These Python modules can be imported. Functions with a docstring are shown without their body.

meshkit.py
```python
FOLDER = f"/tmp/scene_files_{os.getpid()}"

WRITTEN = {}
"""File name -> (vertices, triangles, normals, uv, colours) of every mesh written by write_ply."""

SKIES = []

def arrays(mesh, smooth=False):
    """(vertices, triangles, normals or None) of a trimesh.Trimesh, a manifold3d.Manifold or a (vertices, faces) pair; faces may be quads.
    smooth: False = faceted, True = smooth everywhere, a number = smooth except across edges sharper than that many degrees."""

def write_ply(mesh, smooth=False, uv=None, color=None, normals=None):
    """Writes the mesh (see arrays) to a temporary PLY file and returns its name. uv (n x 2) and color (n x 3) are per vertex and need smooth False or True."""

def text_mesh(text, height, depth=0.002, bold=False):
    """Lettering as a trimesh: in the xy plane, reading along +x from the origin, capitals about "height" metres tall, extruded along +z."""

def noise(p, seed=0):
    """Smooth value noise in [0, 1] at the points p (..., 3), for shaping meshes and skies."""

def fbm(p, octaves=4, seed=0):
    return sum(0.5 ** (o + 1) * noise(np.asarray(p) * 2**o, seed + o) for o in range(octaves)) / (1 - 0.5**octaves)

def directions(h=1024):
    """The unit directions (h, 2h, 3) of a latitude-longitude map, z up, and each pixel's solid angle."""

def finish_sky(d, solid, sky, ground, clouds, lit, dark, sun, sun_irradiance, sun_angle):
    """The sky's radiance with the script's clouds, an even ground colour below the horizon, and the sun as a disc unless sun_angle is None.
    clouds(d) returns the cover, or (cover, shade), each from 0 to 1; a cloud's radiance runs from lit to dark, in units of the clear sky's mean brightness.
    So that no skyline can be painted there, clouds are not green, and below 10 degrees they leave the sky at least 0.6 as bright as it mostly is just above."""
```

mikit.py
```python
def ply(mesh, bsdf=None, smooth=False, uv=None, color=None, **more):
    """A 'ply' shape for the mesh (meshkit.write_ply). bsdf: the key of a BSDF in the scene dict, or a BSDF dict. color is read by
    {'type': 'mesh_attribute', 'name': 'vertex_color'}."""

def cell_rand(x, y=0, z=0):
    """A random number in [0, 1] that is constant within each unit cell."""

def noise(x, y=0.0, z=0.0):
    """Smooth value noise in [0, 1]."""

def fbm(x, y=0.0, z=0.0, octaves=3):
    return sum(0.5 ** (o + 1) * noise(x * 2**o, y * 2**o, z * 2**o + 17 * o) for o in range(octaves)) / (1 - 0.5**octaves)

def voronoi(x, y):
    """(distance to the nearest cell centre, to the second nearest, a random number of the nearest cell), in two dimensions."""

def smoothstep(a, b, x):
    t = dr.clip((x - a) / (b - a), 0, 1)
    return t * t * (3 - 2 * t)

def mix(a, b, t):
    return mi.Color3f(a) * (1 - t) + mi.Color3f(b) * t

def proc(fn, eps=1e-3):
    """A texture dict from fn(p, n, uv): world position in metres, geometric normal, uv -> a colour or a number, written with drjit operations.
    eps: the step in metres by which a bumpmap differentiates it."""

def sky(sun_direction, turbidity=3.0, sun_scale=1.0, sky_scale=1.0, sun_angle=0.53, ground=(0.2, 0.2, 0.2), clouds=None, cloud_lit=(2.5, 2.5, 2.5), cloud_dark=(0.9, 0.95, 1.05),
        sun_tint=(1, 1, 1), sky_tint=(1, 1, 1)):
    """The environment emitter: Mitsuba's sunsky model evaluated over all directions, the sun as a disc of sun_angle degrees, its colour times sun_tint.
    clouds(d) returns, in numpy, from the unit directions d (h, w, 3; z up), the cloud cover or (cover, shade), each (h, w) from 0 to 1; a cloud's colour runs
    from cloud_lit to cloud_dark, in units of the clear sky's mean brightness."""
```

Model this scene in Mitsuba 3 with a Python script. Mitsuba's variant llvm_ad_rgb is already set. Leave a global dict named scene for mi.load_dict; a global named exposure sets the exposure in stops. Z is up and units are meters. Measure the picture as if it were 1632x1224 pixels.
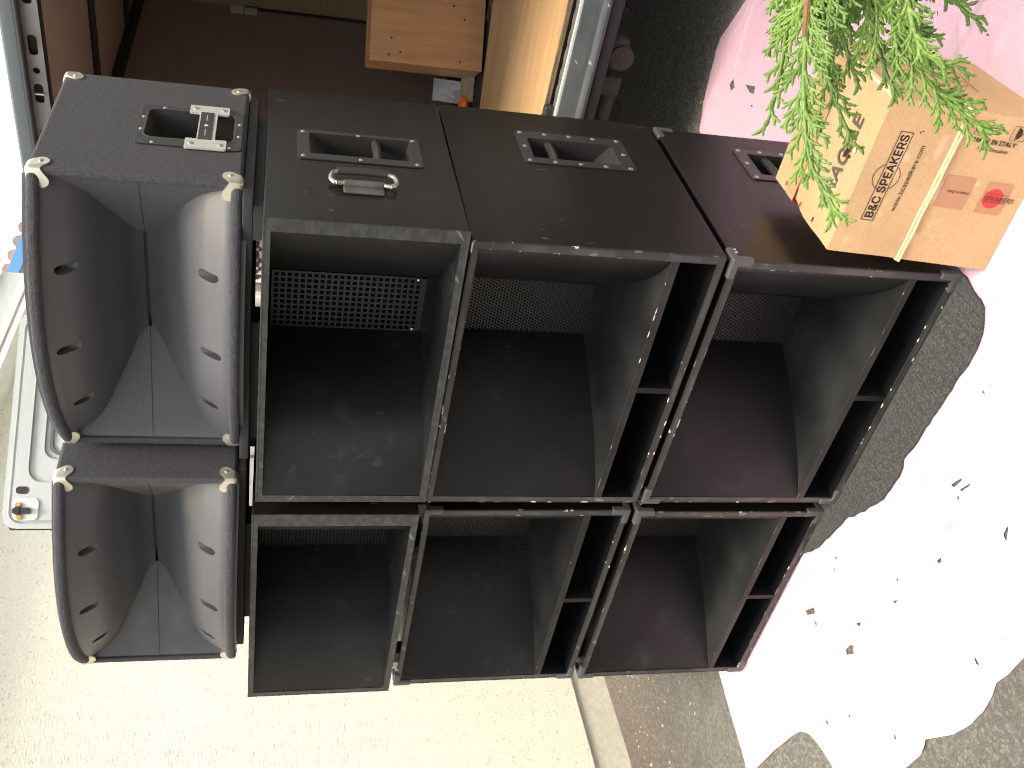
import math, random
import numpy as np, trimesh, manifold3d as m3, drjit as dr, mitsuba as mi
import mikit, meshkit
from shapely.geometry import Polygon, Point, box as sbox, LineString
from shapely import affinity
from shapely.ops import unary_union
from scipy.interpolate import PchipInterpolator
from mikit import proc, noise, fbm, voronoi, cell_rand, smoothstep, mix

T = mi.ScalarTransform4f
scene, labels = {}, {}
rng = np.random.default_rng(7)

# ---------------------------------------------------------------- camera, sky, exposure
# the photograph was taken with the phone on its side: the world's up is the picture's left
CAM = np.array([1.6364, -1.5744, 1.4247])
FWD = np.array([-0.61128, 0.75346, -0.24215]); PUP = np.array([0.77124, 0.63578, 0.03133])
scene['camera'] = {'type': 'perspective', 'fov': 54.893, 'fov_axis': 'x', 'near_clip': 0.05, 'far_clip': 2000.0,
                   'to_world': T().look_at(origin=CAM.tolist(), target=(CAM + FWD).tolist(), up=PUP.tolist())}
exposure = 3.5
scene['sky'] = mikit.sky((0.34, -0.24, 0.91), turbidity=3, sun_scale=0.34, sun_angle=20, clouds=lambda d: (np.ones(d.shape[:2]), 1 - d[..., 2]), cloud_lit=(3.0, 3.03, 2.95), cloud_dark=(1.0, 1.02, 1.02), ground=(0.12, 0.12, 0.12))

# ---------------------------------------------------------------- materials
def pr(rough, tex, spec=0.5, metal=0.0, **k):
    d = {'type': 'principled', 'base_color': tex if isinstance(tex, dict) else {'type': 'rgb', 'value': list(tex)}, 'roughness': rough, 'metallic': metal, 'specular': spec}
    d.update(k); return d
def mat(name, bsdf, bump=None, scale=1.0):
    if bump is not None: bsdf = {'type': 'bumpmap', 'arbitrary': bump, 'scale': scale, 'bsdf': bsdf}
    scene[name] = {'type': 'twosided', 'bsdf': bsdf}

def c_asphalt(p, n, uv):
    d1, d2, r = voronoi(p.x * 120, p.y * 120)
    big = fbm(p.x * 1.3, p.y * 1.3, 3.0)
    moss = smoothstep(0.55, 0.8, fbm(p.x * 6, p.y * 6, 1.0))
    near_wall = smoothstep(0.75, 0.1, p.x + 1.76 + 0.07 * p.y + 0.12 * noise(p.x * 9, p.y * 9))
    c = mix((0.098, 0.096, 0.088), (0.180, 0.174, 0.155), r * r) * (0.65 + 0.7 * big) * (0.68 + 0.32 * smoothstep(0.0, 0.25, d2 - d1))
    c = mix(c, (0.05, 0.055, 0.028), moss * 0.35)
    return mix(c, mi.Color3f(0.105, 0.082, 0.068) * (0.6 + 0.8 * r), near_wall * 0.55)
def b_asphalt(p, n, uv):
    d1, d2, r = voronoi(p.x * 120, p.y * 120)
    return smoothstep(0.0, 0.4, d2 - d1) * (0.4 + 0.6 * r)
mat('asphalt', pr(0.75, proc(c_asphalt), 0.4), proc(b_asphalt, 8e-4), 0.0022)

def c_render(p, n, uv):
    f = fbm(p.x * 110, p.y * 110, p.z * 110)
    big = fbm(p.x * 1.2, p.y * 1.2, p.z * 1.2 + 4)
    pit = smoothstep(0.74, 0.84, noise(p.x * 150, p.y * 150, p.z * 100))
    return mix((0.74, 0.705, 0.59), (0.88, 0.85, 0.745), f) * (0.90 + 0.18 * big) * (1 - 0.22 * pit)
def b_render(p, n, uv):
    return fbm(p.x * 170, p.y * 170, p.z * 170, octaves=2)
mat('roughcast', pr(0.95, proc(c_render), 0.2), proc(b_render, 1e-3), 0.0045)
mat('plinth_render', pr(0.95, proc(lambda p, n, uv: mix((0.50, 0.48, 0.41), (0.68, 0.66, 0.57), fbm(p.x * 60, p.y * 60, p.z * 60))), 0.2), proc(b_render, 1e-3), 0.004)

def scuff(p, k):
    return smoothstep(0.56, 0.80, fbm(p.x * k, p.y * k, p.z * k, octaves=4))
def scratch(p):
    q = noise(p.x * 46 + 13 * noise(p.y * 5, p.z * 5), p.y * 150, p.z * 22)
    return smoothstep(0.86, 0.93, q)
def c_binside(p, n, uv):
    s = scuff(p, 7.0)
    return mix((0.0060, 0.0048, 0.0045), (0.012, 0.0102, 0.0098), s * 0.6) + mi.Color3f(0.045) * scratch(p) * smoothstep(0.6, 0.75, noise(p.x * 9, p.y * 9, p.z * 9))
mat('bin_paint', pr(0.30, proc(c_binside), 0.36), proc(lambda p, n, uv: noise(p.x * 260, p.y * 260, p.z * 40), 1e-3), 0.00012)
def c_front(p, n, uv):
    s = fbm(p.x * 16, p.y * 16, p.z * 16, octaves=4)
    return mix((0.024, 0.0255, 0.0265), (0.043, 0.0455, 0.0465), smoothstep(0.38, 0.68, s)) + mi.Color3f(0.10) * scratch(p) * 0.8
mat('scuffed_paint', pr(0.45, proc(c_front), 0.5))
def c_worn(p, n, uv):
    s = fbm(p.x * 75, p.y * 75, p.z * 75, octaves=4)
    g = smoothstep(0.35, 0.72, s)
    return mix((0.019, 0.021, 0.0215), (0.034, 0.037, 0.038), g) + mi.Color3f(0.09) * scratch(p)
mat('worn_paint', pr(0.5, proc(c_worn), 0.45))
def c_inner(p, n, uv):
    d = smoothstep(0.42, 0.78, fbm(p.x * 4.5, p.y * 4.5, p.z * 4.5, octaves=4))
    e = smoothstep(0.60, 0.78, fbm(p.x * 19, p.y * 19, p.z * 19, octaves=3))
    return mix((0.0028, 0.0031, 0.0044), (0.0100, 0.0112, 0.0130), 0.7 * d) + mi.Color3f(0.009) * e * d + mi.Color3f(0.018) * scratch(p) * d
mat('bin_inner', pr(0.45, proc(c_inner), 0.34))
def c_chip(p, n, uv):
    a = fbm(p.x * 55, p.y * 55, p.z * 55, octaves=3)
    b = smoothstep(0.50, 0.62, noise(p.x * 4.0 + 7, p.y * 4.0, p.z * 4.0))
    g = smoothstep(0.645, 0.69, a) * (0.15 + 0.85 * b)
    return mix((0.020, 0.021, 0.022), (0.60, 0.52, 0.38), g)
mat('chipped_edge', pr(0.6, proc(c_chip), 0.3))
def c_dusty(p, n, uv):
    d = smoothstep(0.35, 0.75, fbm(p.x * 6, p.y * 6, p.z * 6, octaves=4))
    return mix((0.009, 0.0096, 0.0102), (0.023, 0.0245, 0.0252), d) + mi.Color3f(0.02) * scratch(p) * d
mat('dusty_inner', pr(0.5, proc(c_dusty), 0.34))
mat('grille_black', pr(0.42, (0.017, 0.0175, 0.019), 0.5, 0.2))
mat('chamber_black', pr(0.7, (0.006, 0.006, 0.007), 0.3))

def c_fuzz(p, n, uv):
    f = noise(p.x * 420, p.y * 420, p.z * 420)
    lint = smoothstep(0.965, 0.985, noise(p.x * 130, p.y * 130, p.z * 130)) * smoothstep(0.6, 0.7, noise(p.x * 21, p.y * 21, p.z * 21))
    return mix((0.034, 0.035, 0.041), (0.078, 0.080, 0.090), f) + mi.Color3f(0.25) * lint
mat('carpet_black', pr(0.95, proc(c_fuzz), 0.15, sheen=0.5), proc(lambda p, n, uv: noise(p.x * 380, p.y * 380, p.z * 380), 6e-4), 0.0012)
def c_horn(p, n, uv):
    d = smoothstep(0.5, 0.8, fbm(p.x * 6, p.y * 6, p.z * 6, octaves=4)) * smoothstep(0.25, -0.2, p.x)
    s = smoothstep(0.90, 0.96, noise(p.x * 160, p.y * 160, p.z * 160)) * 0.5
    return mix((0.070, 0.072, 0.080), (0.135, 0.128, 0.118), 0.7 * d) + mi.Color3f(0.09) * s * smoothstep(0.5, 0.7, noise(p.x * 12, p.y * 12, p.z * 12))
mat('horn_plastic', pr(0.50, proc(c_horn), 0.5), proc(lambda p, n, uv: noise(p.x * 330, p.y * 330, p.z * 330), 8e-4), 0.00025)
mat('nickel', pr(0.32, proc(lambda p, n, uv: mix((0.55, 0.52, 0.42), (0.76, 0.73, 0.64), fbm(p.x * 60, p.y * 60, p.z * 60))), 0.5, 0.85))
mat('steel', pr(0.30, (0.62, 0.61, 0.57), 0.5, 0.9))
mat('bright_alloy', pr(0.5, (0.52, 0.54, 0.52), 0.5, 0.4))
mat('black_plastic', pr(0.35, (0.024, 0.024, 0.026), 0.5))
mat('grey_plastic', pr(0.42, (0.058, 0.064, 0.070), 0.5))
mat('dark_red', pr(0.5, (0.06, 0.012, 0.014), 0.4))

def c_sheet(p, n, uv):
    s = smoothstep(0.80, 0.92, noise(p.x * 330, p.y * 330, p.z * 330))
    dirt = smoothstep(0.60, 0.80, fbm(p.x * 10, p.y * 30, 2.0)) * smoothstep(0.70, 0.80, noise(p.x * 3, p.y * 3, 5.0))
    return mix(mi.Color3f(0.61, 0.400, 0.490) + mi.Color3f(0.12) * s, (0.30, 0.22, 0.26), dirt * 0.35)
mat('pink_plastic', pr(0.42, proc(c_sheet), 0.5), proc(lambda p, n, uv: fbm(p.x * 170, p.y * 170, 0.0, octaves=2), 1e-3), 0.0004)
def c_offcut(p, n, uv):
    f = 0.5 * noise(p.x * 420, p.y * 260, 1.0) + 0.5 * noise(p.x * 210 + p.y * 90, p.y * 330 - p.x * 60, 3.0)
    rib = smoothstep(0.80, 1.0, dr.cos((p.x + 0.004 * noise(p.x * 9, p.y * 30)) * 2 * math.pi / 0.024))
    return mix((0.034, 0.036, 0.036), (0.105, 0.110, 0.108), f * f) * (1 - 0.20 * rib)
mat('felt_grey', pr(0.95, proc(c_offcut), 0.15), proc(lambda p, n, uv: noise(p.x * 420, p.y * 260, 1.0), 8e-4), 0.0016)
def c_card(p, n, uv):
    f = fbm(p.x * 240, p.y * 240, p.z * 240)
    rub = smoothstep(0.62, 0.80, fbm(p.x * 28, p.y * 28, p.z * 28, octaves=4))
    return mix(mix((0.36, 0.240, 0.125), (0.46, 0.322, 0.180), f) * (0.86 + 0.28 * fbm(p.x * 9, p.y * 9, p.z * 9)), (0.56, 0.44, 0.29), 0.5 * rub)
mat('cardboard', pr(0.8, proc(c_card), 0.25))
mat('card_edge', pr(0.85, proc(lambda p, n, uv: mix((0.50, 0.40, 0.22), (0.80, 0.70, 0.45), noise(p.x * 120, p.y * 120, p.z * 500))), 0.2))
mat('card_ink', pr(0.75, (0.026, 0.018, 0.014), 0.2))
mat('clear_tape', pr(0.25, (0.40, 0.245, 0.125), 0.5))
mat('fade_ink', pr(0.75, (0.095, 0.078, 0.062), 0.2))
mat('parcel_tape', pr(0.22, (0.335, 0.180, 0.092), 0.5))
mat('red_ink', pr(0.4, (0.40, 0.035, 0.03), 0.4))

def grain(p, a, b, c, k):
    w = fbm(a * 3, b * 3, c * 3) * 2.0
    return fbm(a * 2.2 + w, b * k, c * k, octaves=4)
mat('ply_floor', pr(0.55, proc(lambda p, n, uv: mix((0.31, 0.185, 0.085), (0.50, 0.335, 0.180), grain(p, p.x, p.y, p.z, 34.0)) * (0.88 + 0.2 * fbm(p.x * 5, p.y * 5, 1.0))), 0.4))
mat('ply_edge', pr(0.8, proc(lambda p, n, uv: mix((0.08, 0.06, 0.04), (0.30, 0.22, 0.13), noise(p.x * 25, p.y * 25, p.z * 500))), 0.2))
mat('varnished_wood', pr(0.38, proc(lambda p, n, uv: mix((0.40, 0.185, 0.075), (0.63, 0.355, 0.180), grain(p, p.z, p.x + p.y, p.x - p.y, 30.0)) * (0.85 + 0.25 * fbm(p.x * 7, p.y * 7, p.z * 7))), 0.5))
mat('osb', pr(0.7, proc(lambda p, n, uv: mix((0.27, 0.20, 0.11), (0.46, 0.36, 0.21), fbm(p.x * 55, p.y * 55, p.z * 90))), 0.3))
mat('brown_board', pr(0.55, proc(lambda p, n, uv: mix((0.31, 0.245, 0.220), (0.36, 0.285, 0.255), fbm(p.x * 12, p.y * 12, p.z * 12))), 0.45))
mat('dark_trim', pr(0.6, (0.022, 0.023, 0.025), 0.4))
def c_van(p, n, uv):
    return mix((0.40, 0.43, 0.44), (0.47, 0.50, 0.51), fbm(p.x * 4, p.y * 4, p.z * 4))
mat('van_paint', pr(0.30, proc(c_van), 0.5, clearcoat=0.6))
mat('van_frame', pr(0.4, proc(lambda p, n, uv: mix((0.20, 0.17, 0.16), (0.34, 0.34, 0.33), fbm(p.x * 18, p.y * 18, p.z * 18))), 0.5))
mat('van_bumper', pr(0.42, proc(lambda p, n, uv: mix((0.055, 0.066, 0.073), (0.105, 0.116, 0.122), fbm(p.x * 9, p.y * 60, p.z * 60)) + mi.Color3f(0.22) * scratch(p)), 0.5))
mat('header_grey', pr(0.5, (0.10, 0.118, 0.128), 0.4))
mat('white_seal', pr(0.35, (0.70, 0.72, 0.70), 0.5))
mat('rubber', pr(0.6, (0.028, 0.027, 0.030), 0.4))
mat('rusty_steel', pr(0.75, proc(lambda p, n, uv: mix((0.040, 0.040, 0.038), (0.125, 0.124, 0.118), fbm(p.x * 28, p.y * 28, p.z * 28))), 0.3, 0.2))
mat('galvanised', pr(0.3, proc(lambda p, n, uv: mix((0.38, 0.38, 0.36), (0.70, 0.70, 0.66), fbm(p.x * 20, p.y * 50, p.z * 20))), 0.5, 0.8))
mat('brass', pr(0.35, (0.62, 0.40, 0.12), 0.5, 0.8))
mat('glass_dark', pr(0.08, (0.02, 0.022, 0.024), 0.6))
mat('lamp_red', pr(0.2, (0.35, 0.02, 0.02), 0.5))
mat('grey_poly', pr(0.45, (0.42, 0.43, 0.47), 0.4))
mat('drab_card', pr(0.8, (0.27, 0.24, 0.17), 0.2))
mat('orange_paint', pr(0.35, (0.80, 0.17, 0.03), 0.5))
mat('speckled_cloth', pr(0.9, proc(lambda p, n, uv: mix((0.08, 0.05, 0.07), (0.72, 0.66, 0.70), smoothstep(0.40, 0.62, noise(p.x * 70, p.y * 70, p.z * 70)))), 0.2))
mat('cord_black', pr(0.6, (0.02, 0.02, 0.02), 0.3))
scene['clear_film'] = {'type': 'thindielectric', 'int_ior': 1.45}
mat('blue_paint', pr(0.4, (0.10, 0.27, 0.62), 0.5))
mat('clay_tile', pr(0.8, proc(lambda p, n, uv: mix((0.20, 0.15, 0.12), (0.40, 0.29, 0.24), fbm(p.x * 9, p.y * 9, p.z * 9))), 0.3))
mat('white_board', pr(0.5, (0.74, 0.75, 0.70), 0.4))
mat('litter', pr(0.8, proc(lambda p, n, uv: mix((0.25, 0.10, 0.04), (0.70, 0.58, 0.36), cell_rand(p.x * 60, p.y * 60, 1.0))), 0.2))
mat('bark', pr(0.85, proc(lambda p, n, uv: mix((0.10, 0.05, 0.03), (0.26, 0.14, 0.08), fbm(p.x * 60, p.y * 60, p.z * 30))), 0.2))
def c_leaf(p, n, uv):
    f = fbm(p.x * 55, p.y * 55, p.z * 55)
    g = noise(p.x * 700, p.y * 700, p.z * 700)
    return mix((0.062, 0.122, 0.024), (0.150, 0.240, 0.046), f) * (0.65 + 0.7 * g)
mat('cypress_green', pr(0.5, proc(c_leaf), 0.4))

# ---------------------------------------------------------------- helpers
def free(key):
    if key not in scene and key not in labels: return key
    k = 1
    while f'{key}_{k:03d}' in scene or f'{key}_{k:03d}' in labels: k += 1
    return f'{key}_{k:03d}'
def tm(m):
    if isinstance(m, m3.Manifold):
        q = m.to_mesh(); return trimesh.Trimesh(np.array(q.vert_properties)[:, :3], np.array(q.tri_verts), process=False)
    return m
def cat(*ms): return trimesh.util.concatenate([tm(m) for m in ms])
def moved(m, M):
    m = tm(m).copy(); m.apply_transform(M); return m
def thing(name, label, category, group=None):
    key = free(name); labels[key] = {'label': label, 'category': category}
    if group: labels[key]['group'] = group
    return key
def add(name, mesh, material, parent=None, M=None, smooth=30, label=None, category=None, kind=None, group=None):
    key = free((parent + '__' if parent else '') + name)
    mesh = tm(mesh)
    if M is not None: mesh = moved(mesh, M)
    scene[key] = mikit.ply(mesh, material, smooth=smooth)
    d = {}
    if label: d['label'] = label
    if category: d['category'] = category
    if kind: d['kind'] = kind
    if group: d['group'] = group
    if d: labels[key] = d
    return key
def bx(x0, x1, y0, y1, z0, z1): return m3.Manifold.cube([x1 - x0, y1 - y0, z1 - z0]).translate([x0, y0, z0])
def ball(r, c, n=8): return m3.Manifold.sphere(r, n).translate(list(map(float, c)))
def rbx(x0, x1, y0, y1, z0, z1, r=0.004, n=8):
    return m3.Manifold.batch_hull([ball(r, (x, y, z), n) for x in (x0 + r, x1 - r) for y in (y0 + r, y1 - r) for z in (z0 + r, z1 - r)])
def ext(poly, h):
    ps = getattr(poly, 'geoms', [poly])
    return trimesh.util.concatenate([trimesh.creation.extrude_polygon(g, h, engine='earcut') for g in ps if g.area > 1e-9])
def man(t):
    return m3.Manifold(m3.Mesh(np.asarray(t.vertices, np.float32), np.asarray(t.faces, np.uint32)))
def extm(poly, h):
    rings = [np.array(poly.exterior.coords)[:-1]] + [np.array(i.coords)[:-1] for i in poly.interiors]
    return m3.Manifold.extrude(m3.CrossSection([r.tolist() for r in rings], m3.FillRule.EvenOdd), h)
YZ = np.array([[0, 0, 1, 0], [1, 0, 0, 0], [0, 1, 0, 0], [0, 0, 0, 1.0]])   # (u,v,h) -> x=h, y=u, z=v
XZ = np.array([[1, 0, 0, 0], [0, 0, -1, 0], [0, 1, 0, 0], [0, 0, 0, 1.0]])  # (u,v,h) -> x=u, y=-h, z=v
def frame(o, yaw=0.0):
    c, s = math.cos(yaw), math.sin(yaw)
    return np.array([[c, -s, 0, o[0]], [s, c, 0, o[1]], [0, 0, 1, o[2]], [0, 0, 0, 1.0]])
def basis(o, u, v):
    u = np.asarray(u, float); u /= np.linalg.norm(u); v = np.asarray(v, float); v = v - u * (u @ v); v /= np.linalg.norm(v)
    M = np.eye(4); M[:3, 0], M[:3, 1], M[:3, 2], M[:3, 3] = u, v, np.cross(u, v), o; return M
def tube(pts, rad, sides=8, cap=True):
    p = np.asarray(pts, float); r = np.broadcast_to(rad, (len(p),)); t = np.gradient(p, axis=0); t /= np.linalg.norm(t, axis=1, keepdims=True) + 1e-12
    ref = np.array([0, 0, 1.0]) if abs(t[0, 2]) < 0.9 else np.array([1.0, 0, 0])
    a = np.cross(t, ref); a /= np.linalg.norm(a, axis=1, keepdims=True) + 1e-12; b = np.cross(t, a)
    ang = np.arange(sides) * 2 * np.pi / sides
    v = (p[:, None] + r[:, None, None] * (np.cos(ang)[None, :, None] * a[:, None] + np.sin(ang)[None, :, None] * b[:, None])).reshape(-1, 3)
    n = len(p); i, j = np.meshgrid(np.arange(n - 1), np.arange(sides), indexing='ij'); j2 = (j + 1) % sides
    q = np.stack([i * sides + j, (i + 1) * sides + j, (i + 1) * sides + j2, i * sides + j2], -1).reshape(-1, 4)
    f = np.vstack([q[:, [0, 2, 1]], q[:, [0, 3, 2]]])
    if cap:
        v = np.vstack([v, p[[0, -1]]]); j = np.arange(sides); j2 = (j + 1) % sides; e = (n - 1) * sides
        f = np.vstack([f, np.stack([j * 0 + n * sides, j, j2], 1), np.stack([j * 0 + n * sides + 1, e + j2, e + j], 1)])
    return trimesh.Trimesh(v, f, process=False)
def bez(pts, n=10):
    p = np.asarray(pts, float); t = np.linspace(0, len(p) - 1, n); k = np.arange(len(p))
    return PchipInterpolator(k, p)(t)
def screw(c, r=0.005, axis='x', h=0.0018):
    m = trimesh.creation.icosphere(subdivisions=1, radius=1.0); m.apply_scale([h if axis == 'x' else r, h if axis == 'y' else r, h if axis == 'z' else r]); m.apply_translation(c); return m
def rrect(x0, x1, y0, y1, r): return sbox(x0 + r, y0 + r, x1 - r, y1 - r).buffer(r, quad_segs=4)
def dish(y0, y1, z0, z1, x, depth, iy0, iy1, iz0, iz1):
    v = np.array([[x, y0, z0], [x, y1, z0], [x, y1, z1], [x, y0, z1], [x - depth, iy0, iz0], [x - depth, iy1, iz0], [x - depth, iy1, iz1], [x - depth, iy0, iz1]])
    f = np.array([[4, 5, 6], [4, 6, 7], [0, 1, 5], [0, 5, 4], [1, 2, 6], [1, 6, 5], [2, 3, 7], [2, 7, 6], [3, 0, 4], [3, 4, 7]])
    return trimesh.Trimesh(v, f, process=False)
def hexgrille(x0, x1, z0, z1, y, pitch, hole, t=0.0015):
    vs, fs = [], []; ang = np.arange(6) * np.pi / 3 + np.pi / 6; R6 = pitch / math.sqrt(3)
    rows = int((z1 - z0) / (pitch * 0.866)); cols = int((x1 - x0) / pitch)
    for r in range(rows):
        for c in range(cols):
            cx = x0 + pitch * (c + 0.5 + 0.5 * (r % 2)); cz = z0 + pitch * 0.866 * (r + 0.5)
            if cx > x1 - pitch * 0.4: continue
            o = np.stack([cx + R6 * np.cos(ang), 0 * ang + y, cz + R6 * np.sin(ang)], 1); i = np.stack([cx + hole * np.cos(ang), 0 * ang + y, cz + hole * np.sin(ang)], 1)
            ib = i + [0, t, 0]; b = len(vs) * 18; vs.append(np.vstack([o, i, ib])); k = np.arange(6); k2 = (k + 1) % 6
            fs.append(b + np.vstack([np.stack([k, k2, 6 + k2], 1), np.stack([k, 6 + k2, 6 + k], 1), np.stack([6 + k, 6 + k2, 12 + k2], 1), np.stack([6 + k, 12 + k2, 12 + k], 1)]))
    return trimesh.Trimesh(np.vstack(vs), np.vstack(fs), process=False)
def sqgrille(x0, x1, z0, z1, y, pitch, hole, t=0.002):
    nx, nz = int((x1 - x0) / pitch), int((z1 - z0) / pitch); b = pitch - hole; m = []
    for i in range(nx + 1): m.append(tm(bx(x0 + i * pitch - b / 2, x0 + i * pitch + b / 2, y, y + t, z0, z0 + nz * pitch)))
    for j in range(nz + 1): m.append(tm(bx(x0 - b / 2, x0 + nx * pitch + b / 2, y + 0.0002, y + t + 0.0002, z0 + j * pitch - b / 2, z0 + j * pitch + b / 2)))
    return trimesh.util.concatenate(m)
def corner_bars(w, d, h, i, j, k, L=0.045, s=0.0135, o=0.004):
    """a moulded plastic corner: three short bars along the edges that meet at the corner"""
    c = np.array([w * i, d * j, h * k], float); g = np.array([1 - 2 * i, 1 - 2 * j, 1 - 2 * k], float); parts = []
    for a in range(3):
        e = np.full(3, s); e[a] = L; lo = c - g * o; hi = c + g * e
        p, q = np.minimum(lo, hi), np.maximum(lo, hi); parts.append(rbx(p[0], q[0], p[1], q[1], p[2], q[2], 0.004))
    return parts[0] + parts[1] + parts[2]

# ---------------------------------------------------------------- the ground and the house wall
g0 = -0.012
gm = trimesh.Trimesh([[-400, -400, g0], [400, -400, g0], [400, 400, g0], [-400, 400, g0]], [[0, 1, 2], [0, 2, 3]], process=False)
add('ground', gm, 'asphalt', smooth=False, kind='structure', label='worn dark asphalt yard with exposed stone chips')

HW = frame((-1.761, 0, 0), math.radians(4.0))          # local y runs along the wall, away from the camera
house = thing('house_wall', 'cream roughcast side wall of a house with a grey plinth, left of the speaker stack', 'wall')
wl = [[-0.30, -4.0], [0, -4.0], [0, 3.52], [-0.30, 3.52]]
prof = np.array([[-0.30, 0.142], [0.0, 0.142], [0.0, 2.95], [-0.30, 2.95]])
wm = extm(Polygon(prof), 7.5)
add('wall_face', moved(wm, np.array([[1, 0, 0, 0], [0, 0, -1, 3.5], [0, 1, 0, 0], [0, 0, 0, 1.0]])), 'roughcast', house, HW, smooth=False)
add('plinth', bx(-0.28, -0.012, -4.0, 3.49, -0.25, 0.1415), 'plinth_render', house, HW, smooth=False, label='grey rendered plinth along the foot of the wall')
add('boxed_eave', rbx(-0.30, 0.20, -4.2, 3.53, 2.70, 2.90, 0.005), 'white_board', house, HW)
add('eave_groove', bx(0.201, 0.204, -4.2, 3.40, 2.735, 2.745), 'clay_tile', house, HW)
rf = trimesh.Trimesh([[0.26, -4.3, 2.90], [0.26, 3.56, 2.90], [-3.2, 3.56, 4.6], [-3.2, -4.3, 4.6], [0.26, -4.3, 2.95], [0.26, 3.56, 2.95], [-3.2, 3.56, 4.65], [-3.2, -4.3, 4.65]],
                     [[0, 2, 1], [0, 3, 2], [4, 5, 6], [4, 6, 7], [0, 1, 5], [0, 5, 4], [1, 2, 6], [1, 6, 5], [2, 3, 7], [2, 7, 6], [3, 0, 4], [3, 4, 7]], process=False)
add('roof', rf, 'clay_tile', house, HW, smooth=False)

# a neighbour's gable far behind: blue barge board under a row of tile ends
P0, P1 = np.array([-8.90, 15.20, 5.86]), np.array([-9.49, 14.79, 6.10])
du = P1 - P0; flat = np.array([du[0], du[1], 0]); L0 = np.linalg.norm(flat); flat /= L0; slope = du[2] / L0; back = np.array([-flat[1], flat[0], 0.0]); back = back if back[1] > 0 else -back
NB = np.eye(4); NB[:3, 0], NB[:3, 1], NB[:3, 3] = flat, back, [P0[0], P0[1], 0]
if np.linalg.det(NB[:3, :3]) < 0: NB[:3, 1] *= -1
sg = 1 if NB[:3, 1] @ back > 0 else -1
nh = thing('neighbour_house', 'distant house with blue barge board under brown tile ends, above the van door', 'house')
def gable(u0, u1, y0, y1, zlo, dz0, dz1):
    z = lambda u: P0[2] + slope * u
    pr_ = Polygon([(u0, zlo if zlo is not None else z(u0) + dz0), (u1, zlo if zlo is not None else z(u1) + dz0), (u1, z(u1) + dz1), (u0, z(u0) + dz1)])
    a, b = sorted((y0 * sg, y1 * sg)); m = ext(pr_, b - a); m.apply_transform(XZ); m.apply_translation([0, b, 0]); return m
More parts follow.
